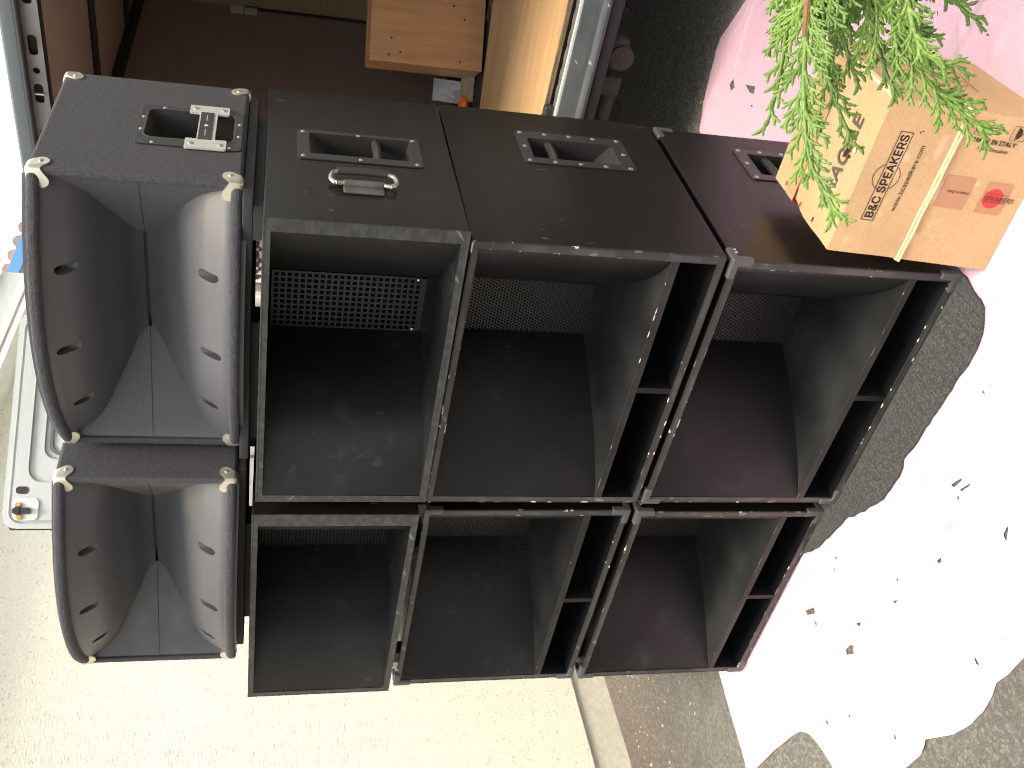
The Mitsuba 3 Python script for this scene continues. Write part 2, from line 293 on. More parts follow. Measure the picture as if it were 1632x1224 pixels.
add('gable_wall', gable(-1.2, 3.2, 0.15, 5.0, -0.2, 0, -0.12), 'roughcast', nh, NB, smooth=False)
add('barge_board', gable(-1.6, 3.4, 0.0, 0.05, None, -0.20, 0.0), 'blue_paint', nh, NB, smooth=False)
add('roof_slab', gable(-1.6, 3.4, 0.05, 5.2, None, -0.10, 0.02), 'clay_tile', nh, NB, smooth=False)
for k in range(18):
    u = -1.5 + k * 0.262
    m = tm(m3.Manifold.cylinder(5.2, 0.115, 0.115, 14)); m.apply_transform(XZ); m.apply_scale([1, -1, 1]); m.invert()
    m.apply_scale([1, sg, 1]); 
    if sg < 0: m.invert()
    m.apply_translation([u, 0.056 * sg, P0[2] + slope * u + 0.0]); add('roof_tile', m, 'clay_tile', nh, NB)

# ---------------------------------------------------------------- sheet, carpet and litter on the ground
S = [(.347, 1.453), (.42, 1.495), (.505, 1.507), (.642, 1.518), (.729, 1.463), (.799, 1.423), (1.25, 1.2), (1.7, .6), (1.75, 0), (1.5, -.5), (.9, -.72), (.45, -.66), (.239, -.643), (.183, -.64), (.144, -.632), (.113, -.643),
     (.073, -.649), (.016, -.646), (-.047, -.63), (-.131, -.59), (-.145, -.599), (-.171, -.603), (-.243, -.594), (-.31, -.70), (-.45, -.67), (-.492, -.50), (-.509, -.441), (-.518, -.402), (-.530, -.360), (-.550, -.318), (-.582, -.292), (-.635, -.275),
     (-.763, -.249), (-.875, -.231), (-.945, -.27), (-.931, -.199), (-.912, -.061), (-.898, .013), (-.885, .103), (-.86, .30), (-.3, .36), (.2, 1.15)]
HOLES = [[(-.325, -.088), (-.286, -.108), (-.293, -.123), (-.326, -.102)], [(-.31, -.131), (-.304, -.146), (-.314, -.15)], [(-.242, -.274), (-.218, -.278), (-.205, -.289), (-.215, -.293), (-.220, -.303), (-.232, -.294), (-.248, -.286)],
         [(-.154, -.26), (-.136, -.271), (-.148, -.275)], [(.38, -.451), (.402, -.447), (.399, -.452), (.373, -.466)], [(.189, -.354), (.204, -.357), (.198, -.365), (.187, -.361)], [(-.001, -.313), (.016, -.323), (.001, -.324)],
         [(-.113, -.08), (-.103, -.094), (-.113, -.092)], [(.344, -.277), (.378, -.29), (.375, -.295), (.347, -.288)], [(.357, -.303), (.389, -.316), (.383, -.318), (.358, -.31)], [(.552, 1.346), (.578, 1.334), (.559, 1.304), (.54, 1.323)],
         [(.598, 1.236), (.62, 1.172), (.599, 1.164), (.591, 1.19)], [(.338, -.307), (.346, -.31), (.334, -.318)], [(-.351, -.391), (-.339, -.395), (-.35, -.398)]]
for k in range(46):   # scattered small tears
    x, y = rng.uniform(-.5, 1.2), rng.uniform(-.58, 1.35)
    if y > -.03 and x < .75 and not (x > .35 and y > .62): continue
    a = rng.uniform(.0015, .0055); th = rng.uniform(0, 6.28, 5); th.sort()
    HOLES.append([(x + a * math.cos(t) * rng.uniform(.5, 1.6), y + a * 2.0 * math.sin(t) * rng.uniform(.5, 1.6)) for t in th])
sp = Polygon(S).buffer(-0.012).buffer(0.012)
for hpoly in HOLES: sp = sp.difference(Polygon(hpoly).buffer(0))
sp = max(getattr(sp, 'geoms', [sp]), key=lambda g: g.area)
wob = sp.segmentize(0.03)
sm = extm(wob, 0.0008).refine_to_length(0.013)
sm = tm(sm); v = np.array(sm.vertices)
f1 = meshkit.fbm(np.c_[v[:, 0] * 2.6, v[:, 1] * 2.6, 0 * v[:, 0]], 4, 3)
ridge = np.clip(1 - np.abs(f1 - 0.5) * 14, 0, 1) ** 2
f2 = meshkit.fbm(np.c_[v[:, 0] * 7 + v[:, 1] * 4, v[:, 1] * 7 - v[:, 0] * 4, 0 * v[:, 0] + 2], 3, 9)
ridge2 = np.clip(1 - np.abs(f2 - 0.5) * 10, 0, 1) ** 2
soft = meshkit.fbm(np.c_[v[:, 0] * 14, v[:, 1] * 14, 0 * v[:, 0] + 5], 3, 4)
lift = 0.0045 * ridge + 0.0010 * ridge2 + 0.0022 * soft
def keep_flat(x, y, x0, x1, y0, y1, s):
    dx = np.maximum(np.maximum(x0 - x, x - x1), 0); dy = np.maximum(np.maximum(y0 - y, y - y1), 0); return np.clip(np.hypot(dx, dy) / s, 0, 1)
lift *= keep_flat(v[:, 0], v[:, 1], -.76, .72, -.16, .62, .08) * keep_flat(v[:, 0], v[:, 1], .70, 1.10, -.09, .31, .07)
FOLDS = [[(0.039, -0.349), (0.085, -0.38), (0.13, -0.408), (0.186, -0.433)], [(-0.14, -0.279), (-0.096, -0.293), (-0.05, -0.314)], [(-0.159, -0.458), (-0.125, -0.496)], [(-0.35, -0.395), (-0.304, -0.433)], [(-0.393, -0.459), (-0.417, -0.494)], [(-0.068, -0.556), (-0.048, -0.577)],
         [(0.612, -0.175), (0.657, -0.147), (0.724, -0.123), (0.783, -0.122)], [(0.309, -0.201), (0.263, -0.247)], [(0.525, -0.267), (0.461, -0.333)], [(0.644, -0.196), (0.592, -0.233), (0.54, -0.271)], [(1.116, 0.369), (1.083, 0.348), (1.046, 0.317)], [(1.145, 0.233), (1.096, 0.225)], [(1.124, 0.238), (1.18, 0.19)], [(0.799, 1.366), (0.702, 1.361), (0.601, 1.355)], [(0.812, 1.218), (0.72, 1.159)], [(0.668, 1.449), (0.564, 1.444), (0.47, 1.408)]]
fold = 0 * lift
for k, fl in enumerate(FOLDS):
    for a_, b_ in zip(fl[:-1], fl[1:]):
        a_, b_ = np.array(a_), np.array(b_); e_ = b_ - a_; L_ = e_ @ e_
        t_ = np.clip(((v[:, :2] - a_) @ e_) / L_, 0, 1); d_ = np.hypot(*(v[:, :2] - a_ - t_[:, None] * e_).T)
        fold = np.maximum(fold, (.0048 + .0018 * (k % 3)) * np.exp(-(d_ / .011) ** 2))
lift = np.maximum(lift, fold)
roll = np.exp(-((v[:, 1] - 1.44) / .02) ** 2 - ((v[:, 0] - .43) / .09) ** 2) * 0.016
v[:, 2] += g0 + 0.0012 + lift + roll; sm.vertices = v
add('plastic_sheet', sm, 'pink_plastic', smooth=40, label='torn pale pink plastic sheet spread on the asphalt in front of the stack', category='plastic sheet')

C = [(.705, -.02), (.690, -.105), (.662, -.128), (.641, -.14), (.608, -.149), (.461, -.139), (.36, -.134), (.27, -.126), (.255, -.136), (.232, -.139), (.151, -.131), (.11, -.112), (.073, -.098), (-.001, -.056), (-.112, -.029), (-.168, -.010), (-.22, .02), (-.45, .05), (-.50, .55), (.62, .55), (.68, .25)]
cp_ = Polygon(C).segmentize(0.02)
pts = np.array(cp_.exterior.coords)[:-1]; pts += (meshkit.noise(np.c_[pts * 60, pts[:, :1] * 0], 3)[:, None] - .5) * 0.006
cm = tm(extm(Polygon(pts), 0.007).refine_to_length(0.03)); cv = np.array(cm.vertices)
cv[:, 2] += g0 + 0.0030; cm.vertices = cv
add('carpet_offcut', cm, 'felt_grey', smooth=30, label='dark grey ribbed carpet offcut under the front of the stack', category='carpet')

lt = []
for k in range(520):
    if k < 200: x, y = -1.72 + abs(rng.normal(0, .26)), rng.uniform(-.6, .75)
    else: x, y = rng.uniform(-1.7, 2.2), rng.uniform(-.75, 3.0)
    if sp.buffer(.02).contains(Point(x, y)) or x < -1.70: continue
    a, b, t = rng.uniform(.002, .006), rng.uniform(.0015, .003), rng.uniform(0, 6.28)
    q = trimesh.creation.box((2 * a, 2 * b, .0012)); q.apply_transform(trimesh.transformations.euler_matrix(rng.normal(0, .25), rng.normal(0, .25), t)); q.apply_translation([x, y, g0 + .002]); lt.append(q)
add('leaf_litter', cat(*lt), 'litter', smooth=False, kind='stuff', label='small pale leaf flecks and twigs scattered on the asphalt', category='litter')

# ---------------------------------------------------------------- the bass bins of the two lower tiers
def handle_plate(parent, M, x, plate, op, screws_at, depth, inner, bar=None, sr=0.0055, deep_red=False):
    """recessed carry handle on the right-hand side panel; rectangles are (y0, y1, z0, z1)"""
    pl = rrect(*plate, 0.010).difference(rrect(*op, 0.006))
    m = moved(ext(pl, 0.0025), YZ); m.apply_translation([x + 0.0004, 0, 0])
    h = add('handle', cat(m, dish(*op, x + 0.002, depth, *inner)), 'black_plastic', parent, M, smooth=20)
    if bar is not None:
        z, r, off = bar; add('grip', tube([[x - off, op[0] - .002, z], [x - off + .004, (op[0] + op[1]) / 2, z], [x - off, op[1] + .002, z]], r, 10), 'black_plastic', h, M)
    for (y, z) in screws_at: add('screw', screw((x + 0.0032, y, z), sr), 'steel', h, M)
    return h
def bass_bin(label, o, yaw, w, d, h, plastic, handle=None, group='reflex horn bass bins in the two lower tiers'):
    t = thing('bass_bin', label, 'speaker', group); M = frame(o, yaw); ts, tt = 0.018, 0.015
    shell = rbx(0, w, 0, d, 0, h, 0.003) - bx(ts, w - ts, -0.01, d - 0.018, tt, h - tt)
    if handle: shell = shell - bx(w - 0.05, w + 0.05, handle['op'][0], handle['op'][1], handle['op'][2], handle['op'][3])
    fm = tm(shell); c = fm.triangles_center; nrm = fm.face_normals
    fr = (nrm[:, 1] < -0.8) & (c[:, 1] < 0.01); ins = (~fr) & (c[:, 0] > ts - .003) & (c[:, 0] < w - ts + .003) & (c[:, 2] > tt - .003) & (c[:, 2] < h - tt + .003) & (c[:, 1] < d - .01)
    add('cabinet', fm.submesh([np.nonzero(~fr & ~ins)[0]], append=True), 'bin_paint', t, M, smooth=40)
    add('lining', fm.submesh([np.nonzero(ins)[0]], append=True), 'bin_inner', t, M, smooth=False)
    add('front_frame', fm.submesh([np.nonzero(fr)[0]], append=True), 'scuffed_paint', t, M, smooth=False)
    zs0, zs1, zb = 0.096, 0.113, 0.131
    sv = np.array([[ts, .0005, zs0], [w - ts, .0005, zs0], [w - ts, .31, zs0], [ts, .31, zs0], [ts, .0005, zs1], [w - ts, .0005, zs1], [w - ts, .31, zb], [ts, .31, zb]])
    add('shelf', trimesh.convex.convex_hull(sv), 'dusty_inner', t, M, smooth=False)
    add('port_divider', bx(w / 2 - .0075, w / 2 + .0075, .0012, d - .14, tt, zs0 + .0005), 'bin_inner', t, M, smooth=False)
    cur = bez([(w - ts, 0.0015), (.641, .030), (.569, .103), (.489, .206), (.426, .31)], 26)
    cur[:, 0] = w / 2 + (cur[:, 0] - .352) * ((w / 2 - ts) / (.7 - .352 - ts + .002)) if False else cur[:, 0] + (w - .702) * .5
    cur[0, 0] = w - ts
    for sgn in (1, -1):
        pl = np.vstack([cur, [[w - ts, .31]]]);
        if sgn < 0: pl = pl * [-1, 1] + [w, 0]
        m = ext(Polygon(pl), h - tt - zs1 + .001); m.apply_translation([0, 0, zs1 - .0005]); add('horn_wall', m, 'bin_inner', t, M, smooth=25)
    gx0, gx1 = w - cur[-1, 0], cur[-1, 0]
    add('grille', hexgrille(gx0, gx1, zb, h - tt, .302, .0086, .0029), 'grille_black', t, M, smooth=False, label='black perforated grille deep in the horn throat')
    add('chamber', bx(gx0 - .1, gx1 + .1, .36, .37, zb, h - tt), 'chamber_black', t, M, smooth=False)
    e = .0032   # chipped edges: thin strips along the front edges, a hair proud of the paint
    def strip(a, b, th=.0035): return rbx(min(a[0], b[0]) - th / 2, max(a[0], b[0]) + th / 2, -.0006, th, min(a[2], b[2]) - th / 2, max(a[2], b[2]) + th / 2, .0008, 6)
    g_ = [strip((e / 2, 0, e), (e / 2, 0, h - e)), strip((w - e / 2, 0, e), (w - e / 2, 0, h - e)), strip((e, 0, h - e / 2), (w - e, 0, h - e / 2)), strip((e, 0, e / 2), (w - e, 0, e / 2))]
    g_ += [strip((ts - .0008, 0, tt), (w - ts, 0, tt), .0022), strip((ts, 0, zs1 - .001), (w - ts, 0, zs1 - .001), .0018), strip((ts, 0, h - tt), (w - ts, 0, h - tt), .0016), strip((w - ts, 0, tt), (w - ts, 0, h - tt), .0016)]
    add('worn_edge', cat(*g_), 'chipped_edge', t, M, smooth=False, label='chipped front edges showing flecks of bare wood')
    for (i, j, k) in plastic:
        cn = add('corner_guard', corner_bars(w, d, h, i, j, k), 'grey_plastic', t, M)
        if (i, j, k) == (1, 0, 1):
            for q in ((.012, .034), (.012, .024)): add('screw', screw((w + .0045, q[1], h - q[0]), .003), 'steel', cn, M)
    if handle:
        handle_plate(t, M, w, handle['plate'], handle['op'], handle['screws'], .085, handle['inner'], handle['bar'])
    return t
zr = (.344, .286, .228, .170, .112)
h2 = dict(plate=(.336, .488, .098, .357), op=(.360, .454, .130, .332), screws=[(.478, z) for z in zr] + [(.345, z) for z in zr] + [(.411, .344), (.411, .112)], inner=(.366, .448, .20, .326), bar=(.279, .010, .012))
h1 = dict(plate=(.357, .507, .095, .349), op=(.382, .484, .125, .317), screws=[(.498, z - .008) for z in zr] + [(.367, z - .008) for z in zr] + [(.434, .335), (.434, .104)], inner=(.388, .478, .19, .311), bar=(.265, .010, .012))
ALLC = [(1, 0, 1), (1, 0, 0), (0, 0, 1), (0, 0, 0), (1, 1, 1), (0, 1, 1), (1, 1, 0), (0, 1, 0)]
bass_bin('black bass bin at bottom right of the stack, half hidden behind the cardboard boxes', (.0017, 0, 0.0), -.0119, .701, .583, .525, ALLC, h1)
bass_bin('black bass bin in the middle of the right column, side handle ringed by bright screws', (.0004, .0005, .5394), -.0067, .705, .595, .5197, [], h2)
bass_bin('black bass bin at bottom left of the stack, on the pink sheet', (-.7406, .0124, 0.0), .0122, .686, .597, .515, ALLC)
bass_bin('black bass bin in the middle of the left column, with grey plastic corners', (-.7578, .026, .5332), .0076, .697, .597, .516, ALLC)
# rubber feet carry the middle tier
def feet(x0, y0, z0, z1, w, d, par):
    for (i, j) in ((.05, .06), (w - .05, .06), (.05, d - .06), (w - .05, d - .06)): add('foot', bx(x0 + i - .02, x0 + i + .02, y0 + j - .02, y0 + j + .02, z0, z1), 'rubber', par, smooth=False)
feet(.0004, .0005, .5245, .541, .705, .57, 'bass_bin_001'); feet(-.7578, .03, .5145, .535, .697, .57, 'bass_bin_003')

# ---------------------------------------------------------------- the smaller horn bins of the third tier
def horn_bin(label, o, yaw, w, d, h, t_r, t_l, square, side):
    t = thing('horn_bin', label, 'speaker', 'small horn bins of the third tier'); M = frame(o, yaw); tb, tp = .016, .014
    shell = rbx(0, w, 0, d, 0, h, 0.004) - bx(t_l, w - t_r, -0.01, d - 0.018, tb, h - tp)
    op, pl = (.264, .358, .082, .286), (.241, .370, .063, .310)
    if side: shell = shell - bx(w - .05, w + .05, *op)
    fm = tm(shell); c = fm.triangles_center; nrm = fm.face_normals
    fr = (nrm[:, 1] < -0.8) & (c[:, 1] < 0.01); ins = (~fr) & (c[:, 0] > t_l - .003) & (c[:, 0] < w - t_r + .003) & (c[:, 2] > tb - .003) & (c[:, 2] < h - tp + .003) & (c[:, 1] < d - .01)
    add('cabinet', fm.submesh([np.nonzero(~fr & ~ins)[0]], append=True), 'bin_paint', t, M, smooth=40)
    add('lining', fm.submesh([np.nonzero(ins)[0]], append=True), 'bin_inner', t, M, smooth=False)
    add('front_frame', fm.submesh([np.nonzero(fr)[0]], append=True), 'worn_paint', t, M, smooth=False, label='front frame with the paint rubbed grey')
    th = .004
    ed = [rbx(0, th, -.0006, th, 0, h, .001, 6), rbx(w - th, w, -.0006, th, 0, h, .001, 6), rbx(0, w, -.0008, th, h - th, h, .001, 6), rbx(0, w, -.0008, th, 0, th, .001, 6)]
    add('worn_edge', cat(*ed), 'worn_paint', t, M, smooth=False)
    cr = bez([(w - t_r, .0015), (.651, .010), (.588, .056), (.531, .115), (.403, .298)], 24); cr[0, 0] = w - t_r
    cl = bez([(t_l, .0015), (.050, .012), (.144, .055), (.203, .150), (.262, .298)], 24); cl[0, 0] = t_l
    for cur, xe in ((cr, w - t_r), (cl, t_l)):
        m = ext(Polygon(np.vstack([cur, [[xe, .298]]])), h - tp - tb); m.apply_translation([0, 0, tb]); add('horn_wall', m, 'bin_inner', t, M, smooth=25)
    if square: g = cat(sqgrille(.2632, .4034, tb + .010, h - tp + .004, .290, .01395, .0090), bx(.262, .404, .2895, .2905, tb, tb + .010))
    else: g = hexgrille(.262, .403, tb, h - tp, .290, .0105, .0036)
    add('grille', g, 'grille_black', t, M, smooth=False, label='square-holed metal grille deep in the throat' if square else 'perforated grille deep in the throat')
    if square:
        for (x, z) in ((.40, tb + .018), (.268, tb + .018)): add('screw', screw((x, .288, z), .004, 'y'), 'steel', t, M)
    add('chamber', bx(.16, .50, .36, .37, tb, h - tp), 'chamber_black', t, M, smooth=False)
    if side:
        handle_plate(t, M, w, pl, op, [(y, z) for y in (.251, .360) for z in (.075, .187, .298)], .085, (.270, .352, .098, .20), (.151, .009, .010), .0045)
        add('paint_patch', dish(op[0] + .012, op[1] - .02, .25, .280, w - .03, .002, op[0] + .012, op[1] - .02, .25, .28), 'dark_red', t, M, smooth=False, label='dark red patch inside the handle recess')
        cy = add('carry_handle', cat(rbx(w, w + .006, .112, .150, .150, .226, .002), rbx(w + .004, w + .016, .128, .142, .150, .226, .004)), 'rusty_steel', t, M, label='folding sprung carry handle')
        loop = bez([(w + .011, .135, .152), (w + .012, .130, .136), (w + .014, .145, .126), (w + .016, .163, .132), (w + .017, .168, .150), (w + .017, .170, .190), (w + .017, .168, .228), (w + .016, .163, .244), (w + .014, .145, .250), (w + .012, .130, .240), (w + .011, .135, .224)], 44)
        add('loop', tube(loop, .0042, 8), 'steel', cy, M, label='chromed steel loop'); add('grip', tube([(w + .017, .169, .142), (w + .018, .170, .188), (w + .017, .169, .236)], .0075, 10), 'rubber', cy, M)
    return t
horn_bin('black third-tier horn bin on the right, with a folding chromed side handle', (.0495, -.0477, 1.070), .0179, .6906, .573, .369, .026, .019, True, True)
horn_bin('black horn bin of the third tier on the left, nearest the cream wall', (-.6954, -.0356, 1.0768), -.010, .6975, .560, .369, .036, .018, False, False)
feet(.053, -.03, 1.058, 1.072, .68, .55, 'horn_bin'); feet(-.690, -.01, 1.048, 1.079, .68, .53, 'horn_bin_001')

# ---------------------------------------------------------------- the midrange horns on top, on black risers
def mid_horn(label, o, yaw, w, d, h, side):
    t = thing('midrange_horn', label, 'speaker', 'midrange horns on top of the stack'); M = frame(o, yaw); tk = .021; sag = .118
    def slab(z0, z1, r=.007):
        us = np.linspace(-1, 1, 25); arc = [(w / 2 + (w / 2 - r) * u, r - sag * (1 - u * u)) for u in us]
        pts = arc + [(w - r, d - r), (r, d - r)]
        return m3.Manifold.batch_hull([ball(r, (x, y, z), 8) for (x, y) in pts for z in (z0 + r, z1 - r)])
    op = (.153, .275, .025, .188)
    cab = rbx(0, .016, .002, d - .002, .004, h - .004, .004) + rbx(w - .016, w, .002, d - .002, .004, h - .004, .004) + rbx(.004, w - .004, d - .016, d - .001, .004, h - .004, .004)
    if side: cab = cab - bx(w - .05, w + .05, *op)
    add('cabinet', cat(cab, slab(0, tk), slab(h - tk, h)), 'carpet_black', t, M, smooth=35)
    # the horn flare: a rectangular mouth on an arc, narrowing to a slit throat
    hw, tw, td = w / 2 - .0165, .118, .155
    ss = np.linspace(0, 1, 26); us = np.linspace(-1, 1, 33)
    hs = PchipInterpolator([0, .05, .14, .28, .49, .69, .90, 1], [.1615, .145, .116, .091, .068, .045, .023, .0035])(ss)
    zc = h / 2 + .012 * ss
    Mx, My = hw * us, .010 - (sag - .012) * (1 - us * us); Tx, Ty = tw * us, np.full_like(us, td)
    PX = Mx[None] * (1 - ss[:, None]) + Tx[None] * ss[:, None]; PY = My[None] * (1 - ss[:, None]) + Ty[None] * ss[:, None]
    for up in (1, -1):
        Z = (zc + up * hs)[:, None] + 0 * PX; Z2 = Z + up * .030
        A = np.stack([w / 2 + PX, PY, Z], -1).reshape(-1, 3); B = np.stack([w / 2 + PX, PY, Z2], -1).reshape(-1, 3); n, k = len(ss), len(us); N = n * k
        i, j = np.meshgrid(np.arange(n - 1), np.arange(k - 1), indexing='ij'); q = np.stack([i * k + j, i * k + j + 1, (i + 1) * k + j + 1, (i + 1) * k + j], -1).reshape(-1, 4)
        F = [q, (q + N)[:, ::-1]]
        ring = [*range(k), *[r_ * k + k - 1 for r_ in range(1, n)], *[(n - 1) * k + c_ for c_ in range(k - 2, -1, -1)], *[r_ * k for r_ in range(n - 2, 0, -1)]]
        F.append(np.array([[ring[a], ring[a - 1], ring[a - 1] + N, ring[a] + N] for a in range(len(ring))]))
        Q = np.vstack(F); tri = np.vstack([Q[:, [0, 1, 2]], Q[:, [0, 2, 3]]]); sol = trimesh.Trimesh(np.vstack([A, B]), tri, process=False)
        if sol.volume < 0: sol.invert()
        solid = man(sol)
        for x in (.165, -.015, -.195):
            u = x / hw; y0 = .010 - (sag - .012) * (1 - u * u)
            def on(yy):
                s_ = (yy - y0) / (td - y0); return np.array([w / 2 + x * (1 - s_) + tw * u * s_, yy, h / 2 + .012 * s_ + up * float(np.interp(s_, ss, hs))])
            a = on(y0 + .034); zf = h / 2 + up * .1535
            lo_, hi_ = sorted((h / 2 + up * .02, zf))
            solid = solid - m3.Manifold.batch_hull([m3.Manifold.cylinder(hi_ - lo_, .0088, .0088, 20).translate([a[0], a[1] - q_, lo_]) for q_ in (0.0, .016)])
            add('screw', screw((a[0], a[1] - .010, zf - up * .0012), .0055, 'z'), 'steel', t, M)
        add('horn_flare', solid, 'horn_plastic', t, M, smooth=38)
    for sgn in (1, -1):
        A = np.stack([w / 2 + sgn * (hw * (1 - ss) + tw * ss), .010 * (1 - ss) + td * ss, zc - hs - .004], -1); B = A.copy(); B[:, 2] = zc + hs + .004; mid = (A + B) / 2
        V = np.vstack([A, mid, B]); n = len(ss); i = np.arange(n - 1)
        F = np.vstack([np.stack([i, i + 1, i + 1 + n], 1), np.stack([i, i + 1 + n, i + n], 1), np.stack([i + n, i + 1 + n, i + 1 + 2 * n], 1), np.stack([i + n, i + 1 + 2 * n, i + 2 * n], 1)])
        add('horn_cheek', trimesh.Trimesh(V, F, process=False), 'horn_plastic', t, M, smooth=False)
        sl = np.stack([A, B], 1).mean(1); off = np.array([-sgn * .0008, -.0008, 0]);
        add('mould_seam', tube(sl + off, .0005, 5), 'black_plastic', t, M)
    add('throat', bx(w / 2 - .13, w / 2 + .13, td + .018, td + .028, h / 2 - .03, h / 2 + .05), 'horn_plastic', t, M, smooth=False)
    for (i, j, k) in ALLC:   # nickel corner caps with a rivet on each lobe
        c = np.array([w * i, d * j, h * k]); o_ = .0028
        g = np.array([1 - 2 * i, 1 - 2 * j, 1 - 2 * k]); lobe = ball(.021, c + g * .004, 20)
        for ax_ in range(3):
            for bx_ in range(ax_ + 1, 3):
                e_ = np.zeros(3); e_[ax_] = e_[bx_] = 1; lobe = lobe + m3.Manifold.batch_hull([ball(.0135, c + g * e_ * .024, 16), ball(.018, c + g * e_ * .006, 16)])
        cap = rbx(-o_, w + o_, -o_, d + o_, -o_, h + o_, .010, 12) ^ lobe
        if j == 0: cap = cap - bx(.012, w - .012, -.05, .006, -.1, h + .1) if False else cap
        ck = add('corner_cap', cap, 'nickel', t, M, smooth=35)
        g = np.array([1 - 2 * i, 1 - 2 * j, 1 - 2 * k])
        add('rivet', screw((c[0] - g[0] * (o_ + .0006), c[1] + g[1] * .024, c[2] + g[2] * .022), .0048), 'steel', ck, M)
    if side:
        plate = (.122, .290, .008, .201)
        hd = handle_plate(t, M, w, plate, op, [(.282, .160), (.282, .060), (.130, .170), (.130, .030), (.182, .195), (.235, .195), (.182, .014), (.235, .014)], .075, (.17, .262, .030, .15), None, .004)
        rim = rrect(op[0] - .004, op[1] + .004, op[2] - .004, op[3] + .004, .02).difference(rrect(op[0] - .0015, op[1] + .0015, op[2] - .0015, op[3] + .0015, .018))
        m = moved(ext(rim, .003), YZ); m.apply_translation([w + .0006, 0, 0]); add('rim', m, 'grey_plastic', hd, M, smooth=20)
        brk = unary_union([sbox(.266, .036, .300, .112), sbox(.114, .036, .152, .112), sbox(.140, .058, .278, .092)]).buffer(-.003).buffer(.006).buffer(-.003)
        core = sbox(.150, .0645, .268, .0895)
        m = moved(ext(brk.difference(core), .004), YZ); m.apply_translation([w + .0032, 0, 0]); add('strap_handle', m, 'bright_alloy', hd, M, label='bright alloy strap handle across the recess')
        m = moved(ext(core, .006), YZ); m.apply_translation([w + .0026, 0, 0]); add('grip', m, 'black_plastic', hd, M, smooth=20)
        for (y0, y1) in ((.165, .192), (.228, .255)): add('grip_mark', bx(w + .0086, w + .0090, y0, y1, .0765, .0780), 'bright_alloy', hd, M, smooth=False)
        add('grip_mark', moved(tube(bez([(0, 0, 0), (.006, .003, 0), (.003, -.004, 0), (.010, .001, 0)], 14), .0007, 5), np.array([[0, 0, 1, w + .0090], [1, 0, 0, .203], [0, 1, 0, .077], [0, 0, 0, 1.0]])), 'bright_alloy', hd, M)
        for (y, z) in ((.285, .047), (.285, .101), (.131, .047), (.131, .101)): add('screw', screw((w + .0078, y, z), .0055), 'steel', hd, M)
    return t
mid_horn('right-hand black carpeted midrange horn with metal corners and a side handle', (.075, .098, 1.477), 0.0, .655, .42, .366, True)
mid_horn('left-hand black carpeted midrange horn with dusty lower lip, in front of the cream wall', (-.607, .020, 1.480), 0.0, .655, .42, .372, False)

r1 = thing('riser_board', 'black riser board between the right-hand midrange horn and the bin below', 'riser', None)
add('board', rbx(.072, .720, .060, .50, 1.4565, 1.4765, .003), 'dark_trim', r1); add('runner', bx(.650, .705, .036, .425, 1.4400, 1.4565), 'dark_trim', r1); add('runner', bx(.10, .415, .10, .16, 1.4400, 1.4565), 'dark_trim', r1); add('runner', bx(-.02, .09, .20, .42, 1.4400, 1.4565), 'dark_trim', r1)
r2 = thing('riser_board', 'black riser board between the left-hand midrange horn and the bin below', 'riser', None)
add('board', rbx(-.600, .042, .060, .43, 1.4600, 1.4795, .003), 'dark_trim', r2); add('runner', bx(-.517, -.17, .09, .15, 1.4465, 1.4600), 'dark_trim', r2); add('runner', bx(-.56, -.517, .12, .43, 1.4465, 1.4600), 'dark_trim', r2)

# ---------------------------------------------------------------- cardboard boxes leaning by the stack
Qc = np.array([[0.99936, -0.02257, 0.02757], [0.02100, 0.99822, 0.05577], [-0.02878, -0.05515, 0.99806]]); Oc = np.array([.7476, -.0528, .0184])
CM = np.eye(4); CM[:3, :3], CM[:3, 3] = Qc, Oc
wc, dc, hc1, hc2 = .3178, .313, .178, .1571
def face_print(mesh, o, u, v, lift=.0007):
    """lettering or shapes drawn in the xy plane, laid on a face of a carton: origin o, reading along u, up along v (carton axes)"""
    return moved(moved(mesh, basis(np.array(o) + lift * np.cross(u, v), u, v)), CM)
low = thing('cardboard_box', 'lower brown cardboard carton marked MADE IN ITALY, standing on the pink sheet', 'cardboard box')
loc = lambda i, j, k: Oc + Qc @ np.array([wc * i, dc * j, k])
b4 = [loc(i, j, 0) for (i, j) in ((0, 0), (1, 0), (1, 1), (0, 1))]; b4 = [np.array([q[0] - .002, q[1], g0 + .0035]) for q in b4]; t4 = [loc(i, j, hc1 - .003) for (i, j) in ((0, 0), (1, 0), (1, 1), (0, 1))]
hv = np.array(b4 + t4); add('carton', trimesh.Trimesh(hv, [[0, 2, 1], [0, 3, 2], [4, 5, 6], [4, 6, 7], [0, 1, 5], [0, 5, 4], [1, 2, 6], [1, 6, 5], [2, 3, 7], [2, 7, 6], [3, 0, 4], [3, 4, 7]], process=False), 'cardboard', low, smooth=False)
def wavy_strip(x0, x1, y0, y1, z0, z1, n=24, a=.0012, seed=1):
    r_ = np.random.default_rng(seed); xs = np.linspace(x0, x1, n); w_ = a * (meshkit.fbm(np.c_[xs * 30, 0 * xs, 0 * xs + seed], 3, seed) - .5) * 2
    V = np.array([[x, y + ww, z + ww * .7] for x, ww in zip(xs, w_) for (y, z) in ((y0, z0), (y1, z0), (y1, z1), (y0, z1))]); F = []
    for i in range(n - 1):
        for k in range(4): a_, b_ = i * 4 + k, i * 4 + (k + 1) % 4; F += [[a_, b_, b_ + 4], [a_, b_ + 4, a_ + 4]]
    F += [[0, 2, 1], [0, 3, 2], [4 * n - 4, 4 * n - 3, 4 * n - 2], [4 * n - 4, 4 * n - 2, 4 * n - 1]]
    return trimesh.Trimesh(V, F, process=False)
add('flap_edge', moved(wavy_strip(-.004, wc + .002, -.006, .04, hc1 - .0045, hc1 - .0005, seed=3), CM), 'card_edge', low, smooth=20, label='ragged corrugated edge of the flap')
